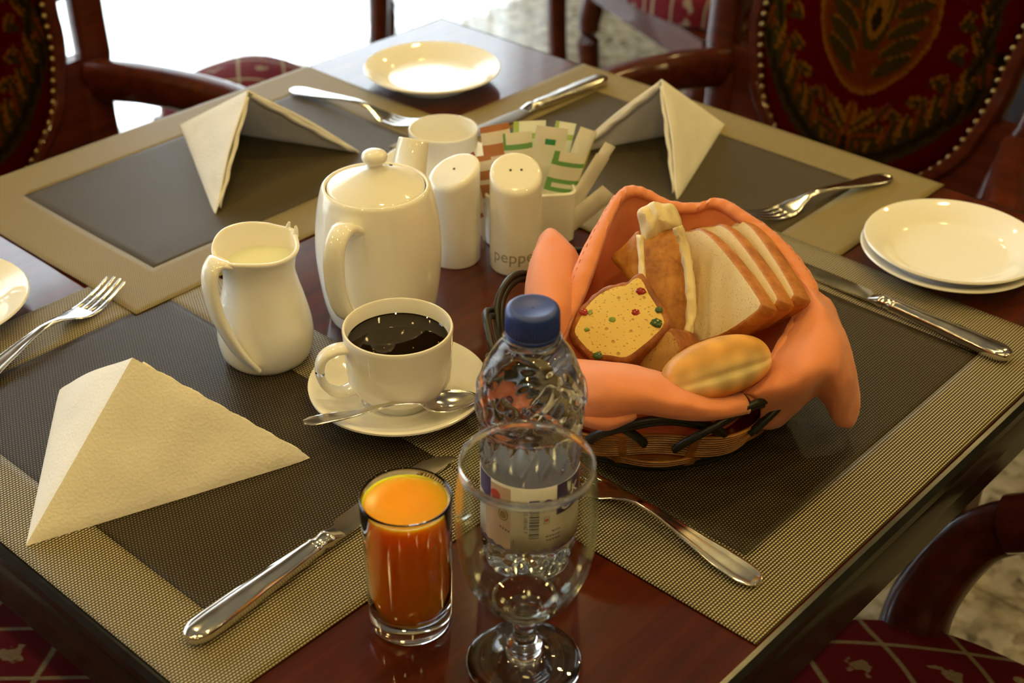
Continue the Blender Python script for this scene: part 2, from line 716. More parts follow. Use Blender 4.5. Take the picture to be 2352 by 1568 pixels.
def placemat(a0, a1, b0, b1, ba, bb, z0, label, border, inner, lift=None, alongb=False):
    """grid mat with a woven border and a darker centre; lift(a,b) raises it over a mat below"""
    ca, cb = (a0 + a1) / 2, (b0 + b1) / 2
    hx, hy = (a1 - a0) / 2, (b1 - b0) / 2
    root = empty('placemat', W(ca, cb, TZ), TH)
    tag(root, label, 'placemat', 'woven placemats on the table')

    def panel(name, xs, ys, mt, t, zoff=0.0):
        vs_, fs = [], []
        for y in ys:
            for x in xs:
                z = z0 + zoff + (lift(ca + x, cb + y) if lift else 0)
                vs_.append(Vector((x, y, z)))
        nx = len(xs)
        for j in range(len(ys) - 1):
            for i in range(nx - 1):
                q = j * nx + i
                fs.append((q, q + 1, q + nx + 1, q + nx))
        o = mk(name, vs_, fs, mt, root, smooth=60)
        solidify(o, t, 1.0)
        return o

    def lin(a, b, n):
        return [lerp(a, b, i / n) for i in range(n + 1)]
    ix, iy = hx - ba, hy - bb
    panel('centre_panel', lin(-ix, ix, 40), lin(-iy, iy, 40), inner, 0.0009, 0.00092)
    xs = lin(-hx, -ix, 8)[:-1] + lin(-ix, ix, 40) + lin(ix, hx, 8)[1:]
    ys = lin(-hy, -iy, 8)[:-1] + lin(-iy, iy, 40) + lin(iy, hy, 8)[1:]
    nx = len(xs)
    vs_ = [Vector((x, y, z0 + 0.0009 + (lift(ca + x, cb + y) if lift else 0))) for y in ys for x in xs]
    fs = []
    for j in range(len(ys) - 1):
        for i in range(nx - 1):
            if 8 <= i < 48 and 8 <= j < 48:
                continue
            q = j * nx + i
            fs.append((q, q + 1, q + nx + 1, q + nx))
    used = sorted({k for f in fs for k in f})
    re_ = {k: i for i, k in enumerate(used)}
    o = mk('border', [vs_[k] for k in used], [tuple(re_[k] for k in f) for f in fs], border, root, smooth=60)
    solidify(o, 0.0009, 1.0)


def sstep(x, a, b):
    t = max(0.0, min(1.0, (x - a) / (b - a)))
    return t * t * (3 - 2 * t)


placemat(-0.447, -0.138, -0.246, 0.206, 0.050, 0.062, 0.0, 'woven placemat at the front left under the folded napkin and knife', MAT_BORDER, MAT_INNER)
placemat(-0.222, 0.228, 0.139, 0.447, 0.055, 0.052, 0.0, 'woven placemat along the window side, lapping over the front left mat', MAT_BORDER_PALE, MAT_INNER_PALE,
         lambda a, b: 0.0011 * (1 - sstep(a, -0.13, -0.06)) * (1 - sstep(b, 0.215, 0.28)))
placemat(0.142, 0.449, -0.231, 0.222, 0.052, 0.062, 0.0, 'woven placemat in front of the tapestry armchair, under the far napkin and fork', MAT_BORDER_PALE, MAT_INNER_PALE,
         lambda a, b: 0.0011 * (1 - sstep(a, 0.235, 0.30)) * sstep(b, 0.07, 0.132))
placemat(-0.192, 0.256, -0.445, -0.136, 0.062, 0.050, 0.0, 'woven placemat at the front right under the bread basket', MAT_BORDER, MAT_INNER,
         lambda a, b: 0.0011 * max(sstep(a, 0.07, 0.135) * sstep(b, -0.30, -0.235), (1 - sstep(a, -0.13, -0.07)) * sstep(b, -0.32, -0.25)))
MZ = 0.0010   # mat surface above the table


# ------------------------------------------------------------------ the chairs
GOLD = (0.105, 0.038, 0.003)
OLIVE = (0.020, 0.012, 0.002)
RUST = (0.078, 0.013, 0.0012)
REDG = (0.040, 0.0007, 0.0007)
DARK = (0.008, 0.005, 0.002)


def leafs():
    L = []

    def leaf(x, z, ang, l, w, c, rib=None):
        L.append((x, z, math.cos(R(ang)), math.sin(R(ang)), l, w, c, rib))
    # small florets round the medallion
    for i in range(12):
        a = R(-62 + i * 17)
        x, z = 0.112 * math.cos(a), 0.765 + 0.125 * math.sin(a)
        leaf(x, z, math.degrees(a) + 60, 0.014, 0.0065, GOLD, OLIVE)
        leaf(x + 0.004, z - 0.006, math.degrees(a) - 10, 0.011, 0.005, OLIVE)
    # garland leaves low at the sides
    for i in range(9):
        t = i / 8
        x = lerp(0.018, 0.150, t ** 0.8)
        z = lerp(0.600, 0.715, t ** 1.5)
        leaf(x, z, 20 + 55 * t, 0.038, 0.014, OLIVE, DARK)
        leaf(x - 0.004, z + 0.013, 75 + 30 * t, 0.022, 0.0095, GOLD if i % 2 else RUST, OLIVE)
    for i in range(5):
        leaf(0.140, 0.74 + i * 0.035, 70 + 14 * (i % 2), 0.024, 0.010, OLIVE, DARK)
        leaf(0.131, 0.755 + i * 0.035, 120, 0.015, 0.006, GOLD, OLIVE)
    # sprig under the medallion
    leaf(0.0, 0.635, 90, 0.024, 0.009, GOLD, RUST)
    leaf(0.020, 0.640, 45, 0.022, 0.008, GOLD, OLIVE)
    leaf(0.026, 0.622, 15, 0.022, 0.008, OLIVE, RUST)
    leaf(0.042, 0.655, 60, 0.014, 0.007, RUST, OLIVE)
    leaf(0.0, 0.600, 90, 0.016, 0.005, DARK)
    return L


LEAFS = leafs()


def tapestry_color(co):
    x, z = abs(co.x), co.z
    c = REDG
    # medallion: heart shaped, gold edge, rust ground
    zc = 0.765
    dz = (z - zc) / (0.098 if z < zc else 0.105)
    hw = 0.080 * (1 - 0.25 * max(0, -dz) ** 1.6)
    e = (x / hw) ** 2 + dz ** 2
    if e < 1.0:
        c = GOLD if e > 0.90 else (RUST if e > 0.80 else tuple(k * 0.75 for k in RUST))
        if e < 0.78:
            # fan of dark leaves rising from the foot
            for i in range(6):
                bx, bz = 0.014 + 0.003 * i, zc - 0.072 + 0.024 * i
                ang = R(38 - 3 * i)
                dx, dy = x - bx, z - bz
                u = dx * math.cos(ang) + dy * math.sin(ang) - 0.026
                v = -dx * math.sin(ang) + dy * math.cos(ang)
                q = (u / 0.028) ** 2 + (v / 0.0085) ** 2
                if q < 1:
                    c = GOLD if q > 0.72 and v > 0 else OLIVE
            # tulip in the middle
            tz = z - (zc - 0.012)
            q = (x / (0.021 + 0.05 * max(0, tz) * 0.35)) ** 2 + ((tz - 0.028) / 0.062) ** 2
            if q < 1:
                c = OLIVE if q > 0.62 else GOLD
                if (x / 0.006) ** 2 + ((tz - 0.003) / 0.016) ** 2 < 1:
                    c = DARK
                elif math.sin(x * 1150) > 0.55:
                    c = OLIVE
    else:
        for (lx, lz, ca, sa, l, w, lc, rib) in LEAFS:
            dx, dz_ = x - lx, z - lz
            if dx * dx + dz_ * dz_ > l * l * 1.1:
                continue
            u, v = dx * ca + dz_ * sa, -dx * sa + dz_ * ca
            wl = w * (1 + 0.22 * math.sin(u * 700))
            if (u / l) ** 2 + (v / wl) ** 2 < 1:
                c = rib if (rib and abs(v) < w * 0.30) else lc
    g = 0.8 + 0.4 * noise.noise(Vector((co.x * 260, co.z * 260, 0)))
    return tuple(k * g for k in c)


def chair_geo():
    """meshes of the armchair parts, built once; the chair faces +Y, origin on the floor below the seat centre"""
    G = {}
    # seat pad
    def pad(cx=0.25, fd=0.235, z0=0.435, zt=0.488, crown=0.040):
        N, MR = 72, 14
        rings = []
        def outline(s, z):
            ring = []
            for i in range(N):
                a = 2 * PI * i / N
                c, d = math.cos(a), math.sin(a)
                e = 0.62
                x = math.copysign(abs(c) ** e, c) * cx
                y = math.copysign(abs(d) ** e, d) * fd
                x *= 1 - 0.13 * max(0, -y / fd)            # narrower towards the back
                y += 0.022 * (1 - (x / cx) ** 2) if y > 0 else 0
                ring.append(Vector((x * s, y * s, z)))
            return ring
        rings.append(outline(0.95, z0))
        rings.append(outline(1.0, z0 + 0.008))
        rings.append(outline(1.0, zt - 0.016))
        rings.append(outline(0.985, zt - 0.005))
        for k in range(MR):
            s = 0.96 * (1 - k / MR)
            rings.append(outline(max(s, 0.001), zt + crown * (1 - s * s)))
        return loft_geo(rings)
    G['pad'] = pad()
    G['pad_side'] = pad(0.13, 0.13, 0.45, 0.480, 0.055)

    def rail(cx, fd, z0, z1):
        rings = []
        for z, s in ((z0, 1.0), (z1, 1.0)):
            rings.append([Vector((x * s, y * s, z)) for x, y in
                          ((cx, fd), (-cx, fd), (-cx * 0.88, -fd), (cx * 0.88, -fd))])
        return loft_geo(rings)
    G['rail'] = rail(0.238, 0.222, 0.375, 0.436)
    G['rail_side'] = rail(0.118, 0.115, 0.395, 0.451)
    # legs
    def leg(path, rad):
        return tube_geo(smooth_prof(path, 6), [lerp(rad[0], rad[1], i / (6 * (len(path) - 1))) for i in range(6 * (len(path) - 1) + 1)], 12, sq=0.7)
    G['leg_front'] = [leg([(s * 0.212, 0.195, 0.40), (s * 0.222, 0.212, 0.30), (s * 0.214, 0.205, 0.14), (s * 0.222, 0.222, 0.0)], (0.027, 0.016)) for s in (-1, 1)]
    G['leg_rear'] = [leg([(s * 0.195, -0.195, 0.44), (s * 0.197, -0.205, 0.28), (s * 0.205, -0.24, 0.12), (s * 0.212, -0.29, 0.0)], (0.024, 0.017)) for s in (-1, 1)]
    # the back leans
    def lean(z):
        return -0.205 - 0.27 * max(0, z - 0.44) - 0.12 * max(0, z - 0.62) ** 2
    # stiles
    G['stile'] = []
    for s in (-1, 1):
        path = []
        for i in range(17):
            z = lerp(0.40, 1.02, i / 16)
            x = interp(z, [(0.40, 0.195), (0.50, 0.192), (0.60, 0.202), (0.70, 0.226), (0.80, 0.240), (0.95, 0.238), (1.02, 0.20)])
            path.append(Vector((s * x, lean(z), z)))
        G['stile'].append(tube_geo(path, (0.022, 0.017), 14, sq=0.6, up=Vector((0, 1, 0.25))))
    # panel outline
    ZB, ZT = 0.545, 0.985

    def hw(z):
        t = (z - ZB) / 0.13
        w = interp(z, [(0.55, 0.132), (0.64, 0.150), (0.72, 0.164), (0.80, 0.176), (0.93, 0.178), (0.985, 0.160)])
        if t < 1:
            w *= math.sqrt(max(0.0, 1 - (1 - t) ** 2.4)) * 0.9 + 0.1 * t
        if z > 0.93:
            w *= math.sqrt(max(0.05, 1 - ((z - 0.93) / 0.062) ** 2))
        return w
    NU, NV = 120, 150
    vs_, fs = [], []
    for j in range(NV + 1):
        z = lerp(ZB + 0.0008, ZT - 0.0008, j / NV)
        w = hw(z)
        for i in range(NU + 1):
            u = -1 + 2 * i / NU
            edge = max(0.0, 1 - abs(u) ** 6) * min(1, (z - ZB) / 0.02, (ZT - z) / 0.02)
            vs_.append(Vector((u * w, lean(z) + 0.004 + 0.024 * edge ** 0.5 * (1 - 0.3 * u * u), z)))
    for j in range(NV):
        for i in range(NU):
            q = j * (NU + 1) + i
            fs.append((q, q + 1, q + NU + 2, q + NU + 1))
    G['panel'] = (vs_, fs)
    # outline points for the wood rim and the nailheads
    loop = []
    NP = 60
    for i in range(NP):
        z = lerp(ZB, ZT, 0.5 - 0.5 * math.cos(PI * i / (NP - 1)))
        loop.append((hw(z), z))
    right = [(w, z) for w, z in loop]
    allp = [Vector((w, lean(z), z)) for w, z in right] + [Vector((-w, lean(z), z)) for w, z in reversed(right)]
    G['inner_rim'] = tube_geo([p + Vector((math.copysign(0.011, p.x) if abs(p.x) > 0.02 else 0, 0.002, -0.009 if p.z < 0.58 else (0.008 if p.z > 0.96 else 0))) for p in allp],
                              (0.011, 0.015), 10, closed=True, up=Vector((0, 1, 0.25)), sq=0.7)
    # backing board
    bk = []
    for dy in (-0.012, 0.003):
        bk.append([p + Vector((0, dy, 0)) for p in allp])
    G['backing'] = loft_geo(bk)
    # nail positions, evenly along the outline
    nails = []
    acc = 0.0
    for i in range(len(allp)):
        p, q = allp[i], allp[(i + 1) % len(allp)]
        d = (q - p).length
        while acc < d:
            nails.append(p.lerp(q, acc / max(d, 1e-9)) * 1.0 + Vector((0, 0.012, 0)))
            acc += 0.0135
        acc -= d
    G['nails'] = nails
    # links between stile and inner rim, leaving long slots
    G['link'] = []
    for s in (-1, 1):
        for z0, z1 in ((0.56, 0.672), (0.745, 0.775), (0.845, 0.865), (0.91, 0.945)):
            ring = []
            for z in (z0, (z0 + z1) / 2, z1):
                xi = hw(z) + 0.012
                xo = interp(z, [(0.40, 0.195), (0.50, 0.192), (0.60, 0.202), (0.70, 0.226), (0.80, 0.240), (0.95, 0.238), (1.02, 0.20)])
                y = lean(z)
                ring.append([Vector((s * xi, y - 0.011, z)), Vector((s * xo, y - 0.011, z)), Vector((s * xo, y + 0.011, z)), Vector((s * xi, y + 0.011, z))])
            G['link'].append(loft_geo(ring))
    # bottom and crest rail
    G['bottom_rail'] = tube_geo([(-0.2, lean(0.515), 0.515), (-0.1, lean(0.508), 0.508), (0, lean(0.505), 0.505), (0.1, lean(0.508), 0.508), (0.2, lean(0.515), 0.515)],
                                (0.014, 0.024), 12, sq=0.6, up=Vector((0, 0, 1)))
    G['crest'] = tube_geo(smooth_prof([(-0.205, lean(1.01), 1.012), (-0.12, lean(1.03), 1.035), (0, lean(1.045), 1.05), (0.12, lean(1.03), 1.035), (0.205, lean(1.01), 1.012)], 5),
                          (0.016, 0.028), 12, sq=0.7, up=Vector((0, 0, 1)))
    # arms: out from the stile, bowed outwards, curling down to the seat rail
    G['arm'] = []
    G['post'] = []
    for s in (-1, 1):
        pa = smooth_prof([(s * 0.207, lean(0.64) + 0.005, 0.642), (s * 0.240, -0.17, 0.648), (s * 0.282, -0.06, 0.640), (s * 0.292, 0.05, 0.620), (s * 0.280, 0.115, 0.588)], 6)
        n = len(pa)
        G['arm'].append(tube_geo(pa, [(lerp(0.019, 0.026, min(1, i / (n * 0.6))), lerp(0.027, 0.022, i / n)) for i in range(n)], 14, sq=0.75))
        pp = smooth_prof([(s * 0.288, 0.09, 0.600), (s * 0.278, 0.135, 0.562), (s * 0.244, 0.155, 0.510), (s * 0.214, 0.15, 0.460), (s * 0.205, 0.14, 0.385)], 6)
        n = len(pp)
        G['post'].append(tube_geo(pp, [(lerp(0.022, 0.026, i / n), lerp(0.022, 0.034, i / n)) for i in range(n)], 14, sq=0.75, up=Vector((0, 1, 0))))
    return G


CG = chair_geo()
_shared = {}


def shared(name, key, geo, mt, parent, smooth=40, post=None):
    if key in _shared:
        o = bpy.data.objects.new(name, _shared[key])
        return add(o, parent)
    o = mk(name, *geo, mt, parent, smooth)
    _shared[key] = o.data
    if post:
        post(o)
    return o


def chair(loc, rz, label, arms=True, nails=True, pad='pad', rail='rail', group=None):
    t = empty('dining_armchair' if arms else 'dining_chair', loc, rz)
    tag(t, label, 'chair', group)
    shared('seat', pad, CG[pad], SEAT, t)
    shared('seat_rail', rail, CG[rail], WOOD_CHAIR, t, 20)
    for i in range(2):
        shared('leg', 'lf%d' % i, CG['leg_front'][i], WOOD_CHAIR, t)
        shared('leg', 'lr%d' % i, CG['leg_rear'][i], WOOD_CHAIR, t)
        shared('back_stile', 'st%d' % i, CG['stile'][i], WOOD_CHAIR, t)
        if arms:
            shared('armrest', 'ar%d' % i, CG['arm'][i], WOOD_CHAIR, t)
            shared('arm_post', 'po%d' % i, CG['post'][i], WOOD_CHAIR, t)
    for i, g in enumerate(CG['link']):
        shared('slot_bar', 'lk%d' % i, g, WOOD_CHAIR, t, 20)
    shared('back_frame', 'rim', CG['inner_rim'], WOOD_CHAIR, t)
    shared('backing_board', 'bk', CG['backing'], WOOD_CHAIR, t, 20)
    shared('bottom_rail', 'br', CG['bottom_rail'], WOOD_CHAIR, t)
    shared('crest_rail', 'cr', CG['crest'], WOOD_CHAIR, t)
    p = shared('tapestry_panel', 'pn', CG['panel'], TAPESTRY, t, 80, lambda o: set_vcol(o, tapestry_color))
    if nails:
        for q in CG['nails']:
            o = shared('nailhead', 'nail', lathe_geo([(0.0042, 0), (0.0036, 0.0018), (0.002, 0.0029), (0, 0.0032)], 8), BRASS, p, 60)
            o.location = q
            o.rotation_euler = (R(-90 + 16), 0, 0)
    return t


chair(W(-0.025, 0.575), TH + PI, 'carved tapestry armchair on the window side, cut off by the left picture edge')
chair(W(0.535, 0.045), TH + PI / 2, 'carved tapestry armchair with medallion back beyond the stacked plates')
chair(W(-0.06, -0.555), TH, 'dark armchair with red lattice seat at the front right table edge', nails=False)
chair(W(-0.555, 0.08), TH - PI / 2, 'dark armchair with red lattice seat at the front left table edge', nails=False)


def stool(loc, rz, label):
    t = empty('low_stool', loc, rz)
    tag(t, label, 'stool')
    shared('seat', 'pad_side', CG['pad_side'], SEAT, t)
    shared('seat_rail', 'rail_side', CG['rail_side'], WOOD_CHAIR, t, 20)
    for sx in (-1, 1):
        for sy in (-1, 1):
            pts = smooth_prof([(sx * 0.095, sy * 0.095, 0.43), (sx * 0.108, sy * 0.108, 0.32), (sx * 0.100, sy * 0.100, 0.14), (sx * 0.112, sy * 0.112, 0.0)], 5)
            mk('leg', *_tg(pts, [lerp(0.020, 0.012, i / (len(pts) - 1)) for i in range(len(pts))], 12, sq=0.7), WOOD_CHAIR, t)


_tg = tube_geo
stool(Vector((-0.40, 2.07, 0)), R(48), 'small stool with domed red lattice seat between the window and the table edge')
chair(Vector((-0.105, 3.26, 0)), 0.0, 'wooden armchair turned to the window, only its splayed rear legs in view', nails=False)
chair(Vector((0.44, 2.76, 0)), R(114.8), 'dark armchair in the background beyond the far table corner', nails=False)


def backdrop():  # made-up cabinet, kept to darken the pale floor beyond the background chair
    p0, p1 = Vector((0.31, 3.81, 0)), Vector((0.456, 3.628, 0))
    d = (p1 - p0).normalized()
    t = empty('backdrop', p0, math.atan2(d.y, d.x))
    tag(t, 'long dark wooden cabinet added as a backdrop to darken the view behind the chair', 'backdrop')
    dk = procmat('dark_stained_wood', wood_fn((0.006, 0.004, 0.004), (0.022, 0.010, 0.008), coat=0.3), rough=0.4)
    L, D, H_ = 1.5, 0.45, 0.88
    bevel(mk('body', *box_geo(0.01, L, 0.012, D, 0.07, H_ - 0.03), dk, t, smooth=0), 0.003)
    mk('plinth', *box_geo(0.02, L - 0.01, 0.022, D - 0.01, 0.0, 0.07), dk, t, smooth=0)
    bevel(mk('top', *box_geo(-0.005, L + 0.015, -0.01, D + 0.005, H_ - 0.03, H_), dk, t, smooth=0), 0.004)
    for k in range(3):
        x0, x1 = 0.03 + k * 0.485, 0.03 + (k + 1) * 0.485 - 0.012
        dr = bevel(mk('door', *join(box_geo(x0, x1, -0.004, 0.012, 0.09, H_ - 0.05), box_geo(x0 + 0.06, x1 - 0.06, -0.009, -0.004, 0.15, H_ - 0.11)), dk, t, smooth=0), 0.003)
        kn = mk('knob', *lathe_geo([(0.005, 0), (0.006, 0.012), (0.012, 0.018), (0.012, 0.024), (0, 0.027)], 16), BRASS, dr)
        kn.location = (x1 - 0.03, -0.004, 0.5)
        kn.rotation_euler = (R(90), 0, 0)


backdrop()
# ------------------------------------------------------------------ crockery
def plate(loc, r, label, group=None):
    s = r / 0.076
    prof = [(0, 0.0035), (0.040, 0.0035), (0.043, 0.0), (0.046, 0.0), (0.048, 0.004), (0.060, 0.0095), (0.0745, 0.0155), (0.0762, 0.0172),
            (0.0752, 0.0186), (0.073, 0.0182), (0.062, 0.0136), (0.054, 0.0095), (0.0505, 0.0072), (0.047, 0.0066), (0.03, 0.0062), (0, 0.0062)]
    o = mk('side_plate', *lathe_geo([(a * s, b) for a, b in prof], 96), PORC, None, 50)
    o.location = loc
    tag(o, label, 'plate', group)
    return o


plate((-0.0914, 1.4893, TZ), 0.0755, 'white side plate alone on bare wood at the far table corner')
plate((0.3798, 1.0842, TZ + 0.0003), 0.0766, 'lower of the two stacked white side plates at the right', 'stacked side plates')
plate((0.3815, 1.0852, TZ + 0.0078), 0.0762, 'upper of the two stacked white side plates at the right', 'stacked side plates')
plate((-0.469, 0.982, TZ), 0.076, 'white side plate cut off by the left picture edge')


def saucer(loc, r, label):
    s = r / 0.067
    prof = [(0, 0.003), (0.030, 0.003), (0.032, 0.0), (0.035, 0.0), (0.037, 0.003), (0.050, 0.0085), (0.064, 0.0162), (0.0668, 0.0180), (0.0668, 0.0196),
            (0.0645, 0.0200), (0.060, 0.0172), (0.050, 0.0125), (0.040, 0.0078), (0.034, 0.0062), (0.0300, 0.0058), (0.0290, 0.0072), (0.0280, 0.0072),
            (0.0272, 0.0058), (0.012, 0.0055), (0, 0.0055)]
    o = mk('saucer', *lathe_geo([(a * s, b) for a, b in prof], 96), PORC, None, 50)
    o.location = loc
    tag(o, label, 'saucer')
    return o


def cup(loc, s, az, label, name='coffee_cup'):
    t = empty(name, loc, az)
    tag(t, label, 'cup')
    prof = [(0, 0.0015), (0.0205, 0.0015), (0.0215, 0.0), (0.0238, 0.0), (0.0250, 0.0015), (0.0256, 0.0055), (0.0300, 0.0092), (0.0350, 0.0142), (0.0378, 0.0200),
            (0.0386, 0.0270), (0.0393, 0.0420), (0.0400, 0.0590), (0.0402, 0.0610), (0.0396, 0.0624), (0.0384, 0.0626), (0.0374, 0.0612), (0.0366, 0.0450),
            (0.0356, 0.0270), (0.0335, 0.0180), (0.027, 0.0110), (0.016, 0.0080), (0, 0.0075)]
    mk('bowl', *lathe_geo([(a * s, b * s) for a, b in prof], 96), PORC, t, 50)
    pts = smooth_prof([(0.0375, 0, 0.0525), (0.0465, 0, 0.0535), (0.0555, 0, 0.0500), (0.0595, 0, 0.0410), (0.0580, 0, 0.0290), (0.0520, 0, 0.0200), (0.0440, 0, 0.0165), (0.036, 0, 0.0175)], 6)
    n = len(pts)
    rad = [(0.0062 * s * (1 + 0.25 * abs(2 * i / (n - 1) - 1) ** 3), 0.0032 * s) for i in range(n)]
    mk('handle', *tube_geo([p * s for p in pts], rad, 14, up=Vector((0, 0, 1)) if False else Vector((0, 1, 0)).cross(Vector((1, 0, 0))), sq=0.9), PORC, t, 60)
    return t


def flip(rads):
    return [(b, a) for a, b in rads]


SAU1 = Vector((-0.0834, 0.8671, TZ + MZ))
saucer(SAU1, 0.0668, 'white saucer under the full coffee cup')
c1 = cup((SAU1.x + 0.001, SAU1.y - 0.001, SAU1.z + 0.0059), 1.0, R(203), 'white cup full of black coffee on its saucer')
COFFEE = procmat('black_coffee', lambda n, b: n.set(b.inputs['Base Color'], n.ramp(n.m('MULTIPLY', n.node('ShaderNodeVectorMath', {0: n.obj()}, operation='LENGTH').outputs[1], 18.0),
                 [(0.90, (0.006, 0.003, 0.0012)), (0.965, (0.05, 0.018, 0.004)), (0.995, (0.22, 0.09, 0.02))])), rough=0.02)
cf = mk('coffee', *lathe_geo([(0, 0.0), (0.02, 0.0), (0.030, 0.0001), (0.0345, 0.0001), (0.0362, 0.0003), (0.0368, 0.0010), (0.0368, -0.004), (0, -0.004)], 72), COFFEE, c1, 30)
cf.location = (0, 0, 0.0500)
cf['label'] = 'black coffee'
for i in range(7):
    a, r = random.uniform(0, 2 * PI), random.uniform(0.012, 0.033)
    bb = mk('bubble', *lathe_geo([(0.00055, 0), (0.0004, 0.0004), (0, 0.00055)], 8), mat('coffee_foam', (0.3, 0.15, 0.05), 0.1), c1)
    bb.location = (r * math.cos(a), r * math.sin(a), 0.0501)

SAU2 = Vector((-0.0666, 1.2350, TZ + MZ))
saucer(SAU2, 0.0600, 'white saucer under the empty cup behind the teapot')
cup((SAU2.x, SAU2.y, SAU2.z + 0.0058), 0.82, R(92), 'empty white cup on a saucer behind the teapot')


def teapot():
    t = empty('teapot', (-0.107, 0.995, TZ), R(70))       # spout along local +X
    tag(t, 'white barrel-shaped porcelain teapot with lid and loop handle', 'teapot')
    prof = smooth_prof([(0.0395, 0.0), (0.0430, 0.006), (0.0470, 0.025), (0.0500, 0.055), (0.0495, 0.080), (0.0465, 0.102), (0.0440, 0.1125), (0.0425, 0.1165), (0.0405, 0.1180), (0.0392, 0.1170), (0.0388, 0.1140)], 4)
    pr = [(0, 0.002), (0.036, 0.002), (0.0380, 0.0)] + [(p.x, p.y) for p in prof] + [(0.042, 0.09), (0.046, 0.06), (0.042, 0.02), (0.035, 0.008), (0, 0.006)]
    mk('body', *lathe_geo(pr, 96), PORC, t, 50)
    lid = [(0.0, 0.1140), (0.0370, 0.1140), (0.0383, 0.1155), (0.0380, 0.1172)] + \
          [(p.x, p.y) for p in smooth_prof([(0.0366, 0.1182), (0.0300, 0.1215), (0.0200, 0.1262), (0.0120, 0.1300), (0.0075, 0.1322), (0.0058, 0.1345), (0.0070, 0.1368), (0.0095, 0.1390), (0.0102, 0.1420), (0.0086, 0.1450), (0.0045, 0.1468), (0.0, 0.1472)], 4)]
    l = mk('lid', *lathe_geo(lid, 80), PORC, t, 50)
    h = mk('steam_hole', *lathe_geo([(0, 0.0003), (0.0013, 0.0003), (0.0013, -0.001), (0, -0.001)], 12), mat('hole_shadow', (0.03, 0.025, 0.02), 0.8), l)
    h.location = (0.0150 * math.cos(R(-95)), 0.0150 * math.sin(R(-95)), 0.1290)
    h.location = (0.0205, -0.004, 0.1263)
    h.rotation_euler = (0, R(24), 0)
    # spout
    P_ = smooth_prof([(0.044, 0, 0.062), (0.053, 0, 0.074), (0.060, 0, 0.090), (0.065, 0, 0.105), (0.071, 0, 0.1180), (0.0745, 0, 0.1240)], 5)
    n = len(P_)
    rad = [(lerp(0.0180, 0.0130, (i / (n - 1)) ** 0.7), lerp(0.0160, 0.0085, (i / (n - 1)) ** 0.7)) for i in range(n)]
    v, f = tube_geo(P_, rad, 20, up=Vector((1, 0, -0.6)))
    sp = mk('spout', v, f[:-1], PORC, t, 60)
    solidify(sp, 0.0022, -1)
    # handle on the other side
    P_ = smooth_prof([(-0.0440, 0, 0.1000), (-0.0570, 0, 0.1075), (-0.0700, 0, 0.1040), (-0.0770, 0, 0.0900), (-0.0765, 0, 0.0680), (-0.0690, 0, 0.0460), (-0.0580, 0, 0.0320), (-0.0460, 0, 0.0270)], 6)
    n = len(P_)
    rad = [(0.0085 * (1 + 0.35 * abs(2 * i / (n - 1) - 1) ** 4), 0.0046) for i in range(n)]
    mk('handle', *tube_geo(P_, rad, 16, up=Vector((0, 0, 1)), sq=0.85), PORC, t, 60)


def handle_tube(P_, rad, n, sq=0.9):
    """strap handle lying in the local XZ plane; rad = (width along Y, thickness)"""
    rings = []
    m_ = len(P_)
    for i in range(m_):
        t = (P_[min(i + 1, m_ - 1)] - P_[max(i - 1, 0)]).normalized()
        s = Vector((0, 1, 0))
        nn = s.cross(t).normalized()
        ring = []
        for j in range(n):
            a = 2 * PI * j / n
            c, d = math.cos(a), math.sin(a)
            c = math.copysign(abs(c) ** sq, c)
            d = math.copysign(abs(d) ** sq, d)
            ring.append(P_[i] + s * (rad[i][0] * c) + nn * (rad[i][1] * d))
        rings.append(ring)
    return loft_geo(rings)


_tube_geo = tube_geo


def tube_geo(path, rad, n=10, closed=False, up=Vector((0, 0, 1)), sq=1.0):
    P_ = [Vector(p) for p in path]
    if (not closed) and isinstance(rad, list) and isinstance(rad[0], (list, tuple)) and all(abs(p.y) < 1e-9 for p in P_):
        return handle_tube(P_, rad, n, sq)
    return _tube_geo(path, rad, n, closed, up, sq)


teapot()


